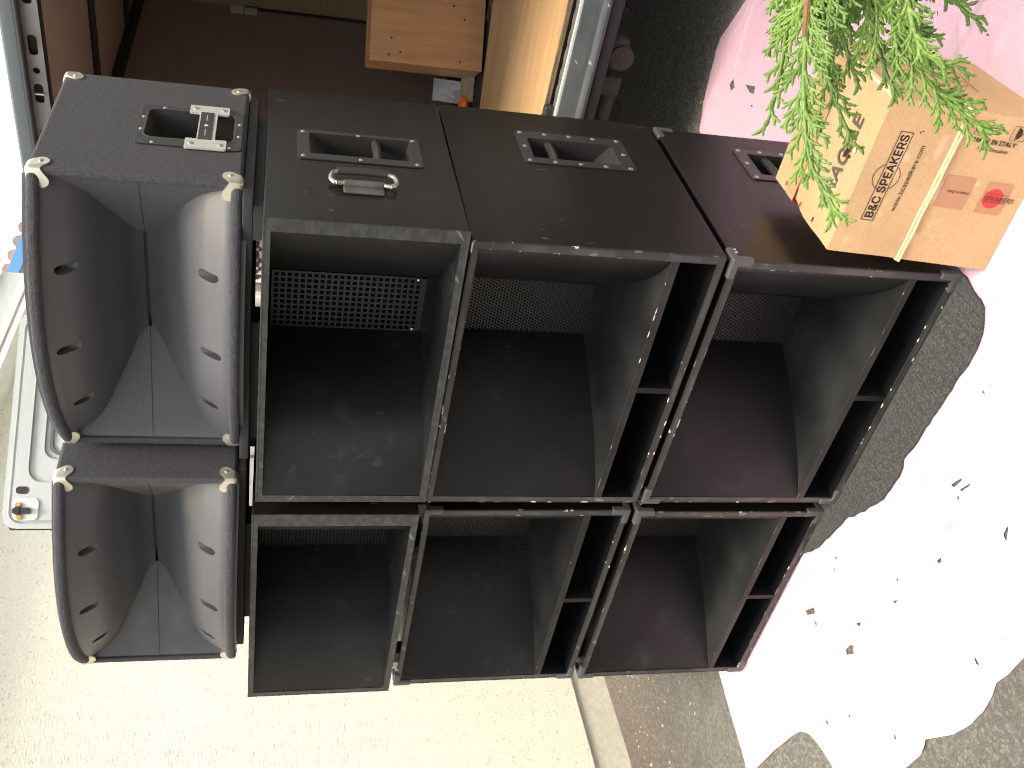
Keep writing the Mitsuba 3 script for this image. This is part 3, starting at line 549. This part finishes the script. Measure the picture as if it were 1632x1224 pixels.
def pr_low(mesh, mname, o, u, v, lift=.0009, part='print'): return add(part, face_print(mesh, o, u, v, lift), mname, low, smooth=False)
ux, uz, uy = np.array([1.0, 0, 0]), np.array([0, 0, 1.0]), np.array([0, 1.0, 0])
pr_low(ext(sbox(0, 0, .062, .067), .0003), 'parcel_tape', (.123, 0, .159), -uz, ux, .0007, 'tape')
pr_low(ext(sbox(0, 0, .054, .066).difference(Point(.03, .033).buffer(.0001)), .0003), 'parcel_tape', (.122, 0, .067), -uz, ux, .0007, 'tape')
pr_low(meshkit.text_mesh('MADE IN ITALY', .0088, .0003, True), 'card_ink', (.2605, 0, .1465), -uz, ux)
pr_low(meshkit.text_mesh('RoHS Compliant', .0062, .0003), 'card_ink', (.2465, 0, .129), -uz, ux)
pr_low(meshkit.text_mesh('made in Italy', .0056, .0003), 'card_ink', (.160, 0, .098), uz, -ux, .0012)
pr_low(ext(Point(0, 0).buffer(.021, quad_segs=12), .0003), 'red_ink', (.155, 0, .043), -uz, ux, .0011)
pr_low(meshkit.text_mesh('SPEAKERS', .0098, .0003), 'card_ink', (.1500, 0, .0635), -uz, ux, .0016)
for du_ in (-.0015, .0158): pr_low(ext(sbox(0, 0, .055, .0007), .0003), 'card_ink', (.1485 + du_, 0, .066), -uz, ux, .0016)
sq = sbox(0, 0, .030, .028); ring = sq.difference(sq.buffer(-.0007))
for (z_, k) in ((.151, 0), (.075, 1)):
    pr_low(ext(ring, .0003), 'card_ink', (.274, 0, z_), -uz, ux)
    if k == 0: g = unary_union([Point(.011, .014).buffer(.0105).difference(Point(.0165, .015).buffer(.0095)), sbox(.012, .0135, .026, .0145)])
    else: g = unary_union([Point(.010, .014).buffer(.0115).intersection(sbox(.010, 0, .03, .03)).difference(LineString([(.010, .004), (.021, .019)]).buffer(.0006)), sbox(.02, .0135, .029, .0145)])
    pr_low(ext(g, .0003), 'card_ink', (.274, 0, z_), -uz, ux)
up = thing('cardboard_box', 'upper brown cardboard carton with FRAGILE on its lid, leaning against the bottom right bin', 'cardboard box')
um = tm(bx(0, wc, 0, dc, hc1 + .0025, hc1 + hc2).refine_to_length(.02)); uvx = np.array(um.vertices)
n_ = meshkit.fbm(uvx * 9, 3, 5) - .5; uvx[:, 0] += n_ * .004 * (uvx[:, 2] > hc1 + .01); uvx[:, 2] += (meshkit.fbm(uvx * 12 + 3, 2, 8) - .5) * .004 * (uvx[:, 2] > hc1 + .1)
dent = np.exp(-((uvx[:, 0] - 0) / .03) ** 2 - ((uvx[:, 1] - .20) / .04) ** 2) * (uvx[:, 2] > hc1 + .12); uvx[:, 2] -= .006 * dent; uvx[:, 0] += .007 * dent
um.vertices = uvx; add('carton', moved(um, CM), 'cardboard', up, smooth=25)
add('flap_edge', moved(wavy_strip(-.003, wc + .003, -.004, .02, hc1 + .0015, hc1 + .0045, seed=5), CM), 'card_edge', up, smooth=20, label='pale corrugated edge along the bottom flap')
add('lid_edge', moved(cat(wavy_strip(wc - .0045, wc + .0025, .0, .31, hc1 + hc2 + .0002, hc1 + hc2 + .0022, seed=8), tm(bx(wc, wc + .0015, .01, .30, hc1 + hc2 - .012, hc1 + hc2))), CM), 'card_edge', up, smooth=20)
zt = hc1 + hc2
def pr_up(mesh, mname, o, u, v, lift=.0009, part='print'): return add(part, face_print(mesh, o, u, v, lift), mname, up, smooth=False)
outer, inner = sbox(0, 0, .184, .0268), sbox(.0022, .0022, .1818, .0246)
pr_up(ext(outer.difference(outer.buffer(-.0012)), .0003), 'card_ink', (.0745, 0, .268), ux, uz); 
bt = meshkit.text_mesh('B&C SPEAKERS', .0165, .0003, True); bw = bt.bounds[1][0] - bt.bounds[0][0]; bt.apply_scale([.172 / bw, 1, 1]); bt.apply_translation([-bt.bounds[0][0], 0, 0])
pr_up(bt, 'card_ink', (.0805, 0, .2732), ux, uz)
pr_up(ext(Point(.092, .0145).buffer(.0275, quad_segs=16).difference(Point(.092, .0145).buffer(.0265, quad_segs=16)).difference(outer), .0003), 'card_ink', (.0745, 0, .268), ux, uz)
wt_ = meshkit.text_mesh('www.bcspeakers.com', .0085, .0003); ww_ = wt_.bounds[1][0] - wt_.bounds[0][0]; wt_.apply_scale([.137 / ww_, 1.1, 1]); pr_up(wt_, 'card_ink', (.100, 0, .2335), ux, uz)
pr_up(ext(LineString([(0, 0), (.004, .002), (.005, -.006)]).buffer(.0005), .0003), 'card_ink', (.259, 0, .255), ux, uz)
ft = meshkit.text_mesh('FRAGILE', .036, .0003, True); fw = ft.bounds[1][0] - ft.bounds[0][0]; ft.apply_scale([.186 / fw, 1, 1]); pr_up(ft, 'fade_ink', (.058, .064, zt), ux, uy, .0026)
pr_up(ext(sbox(0, 0, .31, .040), .0003), 'clear_tape', (.002, .20, zt), ux, uy, .0022, 'tape')
pr_up(ext(sbox(0, 0, .020, .050), .0003), 'red_ink', (-.0006, .245, zt - .004), -uz, -uy, .0014, 'tape')
for k, (a, b) in enumerate(((.172, .060), (.190, .050), (.182, .072), (.20, .064), (.17, .075))): pr_up(ext(Point(0, 0).buffer(.004 + .002 * (k % 3), quad_segs=2), .0004), 'card_edge' if k % 2 else 'card_ink', (a, b, zt), ux, uy, .0030, 'torn_patch')
for k, (a, b) in enumerate(((.02, .10), (.035, .19), (.03, .03))): pr_up(ext(sbox(0, 0, .010, .004), .0003), 'card_ink', (a * .2 + .006, b + .06, zt), ux, uy, .0028)
sr = unary_union([LineString([(.02, .028), (.12, .020)]).buffer(.0006), Point(.06, .05).buffer(.018).difference(Point(.06, .05).buffer(.017))])
pr_up(ext(sr, .0003), 'card_ink', (wc, .09, .075), uy, uz, .0012)

# ---------------------------------------------------------------- the van with its rear doors open
VM = np.eye(4); VM[:3, 0], VM[:3, 1], VM[:3, 3] = [.9983, -.0589, 0], [.0589, .9983, 0], [0, 1.51, 0]   # a along the rear, b into the van
van = thing('van', 'grey panel van behind the stack, rear doors open, load space lined in brown', 'van')
A0, A1, B1, ZF, ZT = -.50, 1.22, 2.56, .55, 2.16
def V(name, m, ma, parent=None, **k): return add(name, m, ma, parent or van, VM, **k)
V('load_floor', bx(A0, A1, .0, B1, ZF - .035, ZF - .012), 'dark_trim', smooth=False, label='black rubber load floor')
V('floor_board', tm(m3.Manifold.hull(extm(Polygon([(-.49, .0), (1.2, .0), (1.2, 1.31), (-.49, .90)]), .011).translate([0, 0, ZF - .011]))), 'ply_floor', smooth=False, label='worn plywood sheet on the load floor')
V('board_edge', bx(-.49, 1.2, -.006, .0015, ZF - .016, ZF - .0015), 'ply_edge', smooth=False)
V('side_lining', bx(A0 - .006, A0, .02, B1, ZF, ZT), 'brown_board', smooth=False); V('side_lining', bx(A1, A1 + .006, .02, B1, ZF, ZT), 'brown_board', smooth=False)
V('roof_lining', bx(A0, A1, .06, B1, ZT, ZT + .006), 'brown_board', smooth=False)
V('roof_rail', rbx(A0, A0 + .05, .06, B1, ZT - .045, ZT - .001, .01), 'dark_trim')
for b in (1.13, 2.05): V('roof_bow', tm(rbx(A0, A1, b - .022, b + .022, ZT - .022, ZT - .001, .006)), 'dark_trim')
V('bulkhead', bx(A0, A1, B1, B1 + .012, ZF, ZT), 'brown_board', smooth=False); V('bulkhead_board', bx(A0 + .012, A1, B1 - .012, B1 - .001, ZF, 1.535), 'osb', smooth=False, label='flaky chipboard panel on the bulkhead')
V('corner_trim', bx(A0 + .001, A0 + .012, B1 - .03, B1 - .001, ZF, 1.60), 'rubber', smooth=False)
V('bracket', cat(rbx(A0 + .002, A0 + .012, B1 - .10, B1 - .014, 1.535, 1.600, .003), rbx(A0 + .002, A0 + .012, B1 - .10, B1 - .014, 1.606, 1.675, .003)), 'white_seal', label='pale metal bracket above the chipboard panel')
# body shell, cab, wheels
V('body_side', rbx(A0 - .085, A0 - .008, .015, 2.9, .32, 2.19, .02), 'van_paint'); V('body_side', rbx(A1 + .008, A1 + .085, .015, 2.9, .32, 2.19, .02), 'van_paint')
V('roof', rbx(A0 - .085, A1 + .085, .03, 2.9, 2.172, 2.20, .01), 'van_paint')
cabp = Polygon([(2.88, .32), (4.65, .32), (4.72, .75), (4.45, 1.02), (3.95, 1.15), (3.30, 1.98), (2.88, 2.19)])
m = extm(cabp, A1 - A0 + .15); V('cab', moved(m, np.array([[0, 0, 1, A0 - .075], [1, 0, 0, 0], [0, 1, 0, 0], [0, 0, 0, 1.0]])), 'van_paint', smooth=20)
V('windscreen', trimesh.Trimesh([[A0 + .05, 3.90, 1.225], [A1 - .05, 3.90, 1.225], [A1 - .10, 3.345, 1.935], [A0 + .10, 3.345, 1.935]] + np.array([0, .012, .008]), [[0, 1, 2], [0, 2, 3]], process=False), 'glass_dark', smooth=False)
for a in (A0 - .08, A1 - .11):
    for b in (.95, 3.75):
        wh = V('wheel', tm(m3.Manifold.cylinder(.19, .315, .315, 32).rotate([0, 90, 0]).translate([a, b, .305 + g0 + .012])), 'rubber'); V('rim', tm(m3.Manifold.cylinder(.196, .19, .19, 24).rotate([0, 90, 0]).translate([a - .003, b, .305 + g0 + .012])), 'galvanised', wh)
V('underbody', bx(A0, A1, .12, 4.3, .34, ZF - .04), 'dark_trim', smooth=False)
# rear frame: header with pressed holes, pillar, sill
V('header_skin', rbx(A0 - .08, A1 + .08, -.028, .03, 2.150, 2.200, .010), 'header_grey'); V('header_seal', rbx(A0 - .05, A1 + .05, -.034, -.006, 2.142, 2.156, .005), 'rubber')
hp = sbox(A0, 2.098, A1, 2.148)
for k, a in enumerate(np.arange(-.12, 1.1, .155)):
    hp = hp.difference(rrect(a, a + .062, 2.112, 2.138, .010)); 
    if k % 2 == 0: hp = hp.difference(Point(a + .105, 2.124).buffer(.010))
hm = ext(hp, .003); hm.apply_transform(XZ); hm.apply_translation([0, .012, 0]); V('header_frame', hm, 'van_frame', smooth=20, label='bare inner frame of the door header with pressed holes')
V('header_back', bx(A0, A1, .03, .06, 2.098, 2.165), 'dark_trim', smooth=False)
for a in np.arange(-.10, 1.1, .31): V('clip', rbx(a + .01, a + .016, -.002, .010, 2.108, 2.136, .002), 'steel')
V('rear_pillar', rbx(A0 - .085, A0 - .004, -.012, .030, .45, 2.15, .012), 'white_seal', label='pale rear door pillar'); V('rear_pillar', rbx(A1 + .004, A1 + .085, -.012, .030, .45, 2.15, .012), 'white_seal')
sc = [(A0, -.012), (A1, -.012)]; xs = np.linspace(A1, A0, 240); lo = -.040 + 0 * xs
edge = [(x, -.010 - .008 * (.5 + .5 * math.sin(x * 2 * math.pi / .062)) ** 2) for x in xs]
V('tread_strip', tm(extm(Polygon([(A0, -.050), (A1, -.050)] + edge), .003).translate([0, 0, .522])), 'galvanised', smooth=20, label='bright scalloped metal tread strip on the sill')
V('sill_gutter', bx(A0, A1, -.045, .0, .505, .5195), 'rusty_steel', smooth=False)
V('sill_lip', rbx(A0, A1, -.058, -.051, .512, .5265, .003), 'white_seal')
stp = Polygon([(-.058, .517), (-.066, .517), (-.082, .463), (-.096, .455), (-.100, .448), (-.098, .438), (-.06, .43)])
V('rear_bumper', moved(extm(stp, A1 - A0 + .10), np.array([[0, 0, 1, A0 - .05], [1, 0, 0, 0], [0, 1, 0, 0], [0, 0, 0, 1.0]])), 'van_bumper', smooth=25, label='scratched blue-grey rear bumper face')
V('bumper_rubber', rbx(A0 - .06, A1 + .06, -.092, .0, .395, .437, .008), 'rubber')
ex_ = V('tow_bar', cat(tube([(-.3, .15, .290), (.43, .15, .290)], .030, 14), rbx(.36, .43, .11, .19, .262, .345, .010)), 'rusty_steel', label='rusty tubular bar under the bumper')
V('cap_hole', tm(m3.Manifold.cylinder(.004, .007, .007, 12).rotate([90, 0, 0]).translate([.492, .1165, .302])), 'rubber', ex_)
V('end_cap', cat(tm(m3.Manifold.cylinder(.05, .043, .043, 24).rotate([90, 0, 0]).translate([.50, .16, .285])), rbx(.45, .56, .125, .18, .262, .330, .012)), 'rusty_steel', ex_)
V('latch_block', rbx(.318, .372, -.040, -.006, .522, .556, .010), 'rubber', label='black rubber latch block on the sill')
V('hanging_cable', tube(bez([(.80, .10, .42), (.72, .09, .34), (.69, .05, .33), (.74, .02, .40)], 16), .003, 6), 'cord_black')
# the left rear door, swung wide open
dl = np.array([-.605, -.796, 0]); DM = basis(np.array([-.585, 1.475, 0]), -dl, [0, 0, 1])   # x towards the hinge, y up, z towards the camera side
DM = DM @ np.array([[-1, 0, 0, 0], [0, 1, 0, 0], [0, 0, 1, 0], [0, 0, 0, 1.0]])             # x from hinge to free edge
door = V('rear_door', extm(rrect(0, .755, .47, 2.262, .05), .030), 'van_paint', smooth=25) if False else add('rear_door', moved(ext(rrect(0, .755, .47, 2.262, .045), .028), np.array([[1, 0, 0, 0], [0, 1, 0, 0], [0, 0, 1, -.028], [0, 0, 0, 1.0]])), 'van_paint', van, DM, smooth=25, label='inner side of the open grey rear door')
def D(name, mesh, ma, z=0.0, **k):
    m = tm(mesh).copy(); m.apply_translation([0, 0, z]); return add(name, m, ma, door, DM, smooth=25, **k)
rim_ = rrect(0, .755, .47, 2.262, .045).difference(rrect(.02, .738, .49, 2.244, .04)); D('door_seal', ext(rim_, .012), 'van_paint', -.001); D('edge_seal', ext(rrect(.742, .758, .49, 2.24, .006), .016), 'rubber', -.014)
D('raised_panel', ext(rrect(.03, .728, .50, 2.234, .05).difference(rrect(.05, .600, .60, 2.192, .045)), .022), 'van_paint', -.002)
D('panel_step', ext(rrect(.05, .600, .60, 2.192, .045).difference(rrect(.07, .520, .62, 2.150, .04)), .012), 'van_paint', -.002)
D('panel_bead', ext(rrect(.085, .505, .635, 2.135, .035).difference(rrect(.095, .495, .645, 2.125, .03)), .008), 'header_grey', -.001)
D('latch_pad', ext(rrect(.655, .728, 2.150, 2.228, .018), .006), 'white_seal', .020, label='white pad that carries the door latch')
D('latch', cat(ext(rrect(.688, .708, 2.172, 2.226, .006), .016), ext(rrect(.684, .712, 2.205, 2.218, .003), .020)), 'black_plastic', .026)
for (x, y) in ((.677, 2.212), (.719, 2.208)): D('bolt', tm(m3.Manifold.cylinder(.008, .0085, .0085, 12).translate([x, y, 0])), 'brass', .026)
D('finger_hole', ext(rrect(.615, .640, 2.186, 2.224, .010), .002), 'rubber', .0205)
# lining cloth and cord by the pillar
cl = bez([(0, .05, 0), (.01, .2, 0), (.004, .35, 0), (.012, .5, 0), (.004, .62, 0)], 24)
add('moving_blanket', cat(*[tm(rbx(A0 + .003 + .008 * (.5 + .5 * math.sin(k * 1.3)), A0 + .020 + .008 * (.5 + .5 * math.sin(k * 1.3)), .05 + .045 * k, .10 + .045 * k, .95, 1.62 + .01 * math.sin(k * 2.1), .006)) for k in range(13)]), 'speckled_cloth', None, VM, smooth=40,
    label='speckled light cloth hanging inside the van, seen through the gap under the right horn', category='cloth')
add('hanging_cord', tube(bez([(A0 - .03, -.02, 1.60), (A0 - .02, -.03, 1.50), (A0 - .035, -.03, 1.475), (A0 - .05, -.028, 1.49), (A0 - .045, -.026, 1.44), (A0 - .05, -.026, 1.2)], 30), .004, 6), 'cord_black', None, VM, label='black cord hanging on the van pillar, seen through the gap under the right horn', category='cord')
# load: an open wooden box and odds and ends
WB = frame((-.035, 1.06, ZF + .0005), math.radians(34))
wb = thing('wooden_box', 'varnished open-topped wooden box standing in the van', 'box')
wB, dB, hB, tB = .46, .22, .490, .017
def W(name, m, ma, **k): return add(name, m, ma, wb, VM @ WB, **k)
W('side_panel', rbx(0, wB, 0, tB, 0, hB, .002), 'varnished_wood'); W('side_panel', rbx(0, wB, dB - tB, dB, 0, hB, .002), 'varnished_wood')
W('end_panel', rbx(.0005, tB, tB, dB - tB, 0, hB, .002), 'varnished_wood'); W('end_panel', rbx(wB - tB, wB - .0005, tB, dB - tB, 0, hB, .002), 'varnished_wood'); W('base_panel', bx(tB, wB - tB, tB, dB - tB, 0, tB), 'varnished_wood', smooth=False)
W('filling', bx(tB, wB - tB, tB, dB - tB, hB - .05, hB - .02), 'chamber_black', smooth=False, label='black recessed panel inside the top')
for (x, z) in ((.10, .40), (.045, .36), (.03, .10), (.21, .09), (.26, .14), (.30, .36), (.03, .41)): W('screw_hole', moved(tm(m3.Manifold.cylinder(.002, .0045, .0045, 10)), np.array([[1, 0, 0, x], [0, 0, -1, .0008], [0, 1, 0, z], [0, 0, 0, 1.0]])), 'rubber')
def crumple(w, h, amp, n, seed):
    u, v_ = np.meshgrid(np.linspace(0, 1, n), np.linspace(0, 1, n)); q = np.c_[u.ravel(), v_.ravel(), 0 * u.ravel()]
    z = (meshkit.fbm(q * 4 + seed, 3, seed) - .5) * amp; V_ = np.c_[(u.ravel() - .5) * w, (v_.ravel() - .5) * h, z]
    i, j = np.meshgrid(np.arange(n - 1), np.arange(n - 1), indexing='ij'); q = np.stack([i * n + j, i * n + j + 1, (i + 1) * n + j + 1, (i + 1) * n + j], -1).reshape(-1, 4)
    return trimesh.Trimesh(V_, np.vstack([q[:, [0, 1, 2]], q[:, [0, 2, 3]]]), process=False)
def thick(m, t=.004):
    a, b = m.copy(), m.copy(); b.apply_translation([0, 0, -t]); b.invert(); n = int(round(math.sqrt(len(m.vertices)))); N = n * n
    ring = [*range(n), *[r_ * n + n - 1 for r_ in range(1, n)], *[(n - 1) * n + c_ for c_ in range(n - 2, -1, -1)], *[r_ * n for r_ in range(n - 2, 0, -1)]]
    F = np.array([[ring[k], ring[k - 1], ring[k - 1] + N, ring[k] + N] for k in range(len(ring))])
    return trimesh.Trimesh(np.vstack([a.vertices, b.vertices]), np.vstack([a.faces, b.faces + N, F[:, [0, 1, 2]], F[:, [0, 2, 3]]]), process=False)
def junk(name, mesh, ma, o, rx, ry, rz, **k):
    E = trimesh.transformations.euler_matrix(rx, ry, rz); E[:3, 3] = o; return add(name, mesh, ma, None, VM @ E, **k)
junk('plastic_wrap', thick(crumple(.10, .17, .035, 14, 3), .003), 'grey_poly', (-.262, 1.31, .625), math.pi / 2 - .25, 0, .35, smooth=60, label='pale grey plastic wrap beside the wooden box', category='plastic wrap')
junk('folded_card', thick(crumple(.13, .075, .020, 12, 5), .004), 'drab_card', (-.175, 1.20, .578), .75, 0, .35, smooth=60, label='drab folded card lying by the foot of the wooden box', category='card')
junk('orange_pouch', man(trimesh.creation.icosphere(subdivisions=3, radius=.040)).scale([1.25, 1.0, .6]), 'orange_paint', (-.262, 1.185, .582), 0, .1, .4, smooth=True, label='small orange pouch just above the right-hand bins', category='pouch')
junk('clear_bag', crumple(.16, .22, .05, 16, 11), 'clear_film', (.36, .82, .585), .1, .05, .3, smooth=True, label='crumpled clear plastic bag on the plywood floor', category='bag')

# ---------------------------------------------------------------- the conifer whose sprays hang into the picture
def scaly(p0, p1, r0, r1, bend, n=5, sides=5):
    t = np.linspace(0, 1, n)[:, None]; p = p0 * (1 - t) + p1 * t + bend * (t * (1 - t)) * 4; t = t[:, 0]
    r = (r0 * (1 - t) + r1 * t) * (.86 + .42 * (np.arange(n) % 2)); r *= np.linspace(1.06, .80, n); r[-1] *= .25; return tube(p, r, sides, True)
def spray(axis, nrm, L0, seed, k0=.0, dens=.0135, fat=.96):
    r_ = np.random.default_rng(seed); ax = bez(axis, 60); seg = np.r_[0, np.cumsum(np.linalg.norm(np.diff(ax, axis=0), axis=1))]; tot = seg[-1]; out = []
    out.append(tube(ax, np.linspace(.0026, .0010, len(ax)) * fat, 6)); s = .004; side = 1
    while s < tot - .003:
        f = s / tot; i = min(np.searchsorted(seg, s), len(ax) - 2); p = ax[i]; t = ax[min(i + 3, len(ax) - 1)] - ax[max(i - 3, 0)]; t /= np.linalg.norm(t) + 1e-9
        b = np.cross(nrm, t); b /= np.linalg.norm(b); n2 = np.cross(t, b)
        L = L0 * (.30 + .95 * min(1, (1 - f) * 1.8) * (.45 + .55 * math.sin(math.pi * min(1, f * 1.5 + .12)))) * r_.uniform(.75, 1.2) * 1.45; L = max(min(L, (tot - s) * 1.1 + .006), .006); a = math.radians(r_.uniform(22, 36))
        d = t * math.cos(a) + side * b * math.sin(a) + n2 * r_.normal(0, .07); d /= np.linalg.norm(d); e = p + d * L; bend = (-side * b * .5 + t * .3) * L * .10 + n2 * r_.normal(0, .002)
        out.append(scaly(p, e, .00145 * fat, .0010 * fat, bend, max(5, int(L / .0022)), 6)); q = .0045; sd = 1
        while q < L - .002:
            g = q / L; pp = p * (1 - g) + e * g + bend * 4 * g * (1 - g); l2 = min(.0125, .30 * (L - q) + .0050) * r_.uniform(.7, 1.2); a2 = math.radians(r_.uniform(24, 36)); b2 = np.cross(n2, d); b2 /= np.linalg.norm(b2)
            d2 = d * math.cos(a2) + sd * b2 * math.sin(a2) + n2 * r_.normal(0, .08); d2 /= np.linalg.norm(d2)
            out.append(scaly(pp, pp + d2 * l2, .00125 * fat, .00095 * fat, d * l2 * .05, max(5, int(l2 / .0016)), 5))
            if l2 > .0105:
                for s3 in (1, -1):
                    d3 = d2 * .8 + s3 * b2 * .42; d3 /= np.linalg.norm(d3); out.append(scaly(pp + d2 * l2 * .35, pp + d2 * l2 * .35 + d3 * l2 * .5, .00115 * fat, .0009 * fat, d3 * 0, 5, 5))
            q += r_.uniform(.0033, .0046); sd = -sd
        s += dens * r_.uniform(.4, .65); side = -side
    return trimesh.util.concatenate(out)
tree = thing('conifer', 'green cypress whose leafy branch ends hang in front of the cardboard boxes', 'tree')
JT = np.array([1.70, -.80, 1.13])
AX = [([[1.60, -.885, 1.10], [1.4956, -.9704, 1.0992], [1.4768, -.9849, 1.1015], [1.4582, -.9997, 1.1023], [1.4397, -1.0146, 1.1027], [1.4216, -1.0297, 1.1016], [1.4066, -1.0425, 1.0995], [1.3924, -1.056, 1.0935], [1.3824, -1.067, 1.0846], [1.3733, -1.0768, 1.0769]], .036),
      ([[1.58, -.81, 1.05], [1.4791, -.8941, 1.0477], [1.4581, -.9108, 1.049], [1.4409, -.9248, 1.0488], [1.424, -.9393, 1.0463], [1.4078, -.9544, 1.0405], [1.3937, -.9684, 1.0325], [1.3813, -.981, 1.0246]], .030),
      ([[1.58, -.90, 1.09], [1.5011, -.9756, 1.069], [1.4845, -.9922, 1.0594], [1.4769, -1.0012, 1.0506], [1.4681, -1.0102, 1.0449], [1.4605, -1.0191, 1.0365], [1.4518, -1.0287, 1.0284], [1.4424, -1.0414, 1.0126], [1.4318, -1.0582, .9871]], .040),
      ([[1.58, -.885, 1.06], [1.4912, -.9622, 1.0533], [1.4728, -.9782, 1.0498], [1.4577, -.9917, 1.0460], [1.4444, -1.0042, 1.0407], [1.4333, -1.0159, 1.0322]], .026),
      ([[1.58, -.845, 1.06], [1.4814, -.9306, 1.0524], [1.4647, -.9440, 1.0530], [1.4485, -.9578, 1.0507], [1.4345, -.9707, 1.0459], [1.4273, -.9785, 1.0398]], .024),
      ([[1.58, -.94, 1.06], [1.5040, -1.0040, 1.0561], [1.4870, -1.0192, 1.0517], [1.4733, -1.0323, 1.0456], [1.4676, -1.0400, 1.0360], [1.4666, -1.0468, 1.0173]], .022),
      ([[1.58, -.85, 1.09], [1.4775, -.9344, 1.0918], [1.4511, -.9553, 1.0932], [1.4309, -.9707, 1.0965], [1.4140, -.9833, 1.0999], [1.3967, -.9957, 1.1049]], .022),
      ([[1.58, -.87, 1.04], [1.4995, -.9437, 1.0073], [1.4871, -.9578, .9945], [1.4813, -.9666, .982], [1.4742, -.9771, .9673]], .026)]
toward = CAM - np.array([1.45, -1.0, 1.05]); toward /= np.linalg.norm(toward)
tilt = [toward + .1 * rng.normal(size=3) for _ in AX]; tilt[1] = toward + np.array([.25, .45, -.2])
for k, (a, L0) in enumerate(AX): add('leaf_spray', spray(np.array(a), tilt[k] / np.linalg.norm(tilt[k]), L0, 20 + k), 'cypress_green', tree, smooth=60)
br = [tube(bez([np.array(AX[0][0][q]) + [0, 0, .0004] for q in (0, 1, 2, 3)], 12), np.linspace(.0033, .0019, 12), 7), tube(bez([np.array(AX[2][0][q]) + [0, 0, .0004] for q in (0, 1)], 12), np.linspace(.0034, .0027, 12), 7)]
br += [tube(bez([a[0], a[0] + (JT - a[0]) * .5 + [0, 0, .004], JT], 10), np.linspace(.0022, .004, 10), 6) for a in [np.array(x[0]) for x in AX]]
trunk_xy = np.array([2.75, -.05])
br.append(tube(bez([JT, (2.1, -.5, 1.16), (2.75, -.05, 1.25)], 16), np.linspace(.004, .016, 16), 8))
add('branch', cat(*br), 'bark', tree)
add('trunk', tube(bez([(*trunk_xy, -.1), (2.77, .02, .8), (2.78, .15, 1.9), (2.78, .30, 3.6)], 20), np.linspace(.075, .02, 20), 12), 'bark', tree)
lite = spray(np.array([[0, 0, 0], [.10, 0, .006], [.20, 0, 0], [.32, 0, -.03]]), np.array([0, 0, 1.0]), .085, 5, dens=.055, fat=3.0)
crown = []
for k in range(520):
    ph, cz = rng.uniform(0, 6.283), rng.uniform(-1, 1); q = np.array([math.cos(ph) * math.sqrt(1 - cz * cz), math.sin(ph) * math.sqrt(1 - cz * cz), cz]); rr = rng.uniform(.72, 1.0)
    ctr = np.array([2.78, .72, 1.95]) + q * rr * np.array([1.00, 1.45, 1.95])
    E = trimesh.transformations.euler_matrix(rng.normal(0, .5), rng.normal(.5, .4), math.atan2(q[1] * .6, q[0]) + rng.normal(0, .4)); E[:3, :3] *= 1.5
    crown.append(lite.vertices @ E[:3, :3].T + ctr)
nv = len(lite.vertices)
add('crown', trimesh.Trimesh(np.vstack(crown), np.vstack([lite.faces + nv * k for k in range(len(crown))]), process=False), 'cypress_green', tree, smooth=False, kind='stuff')
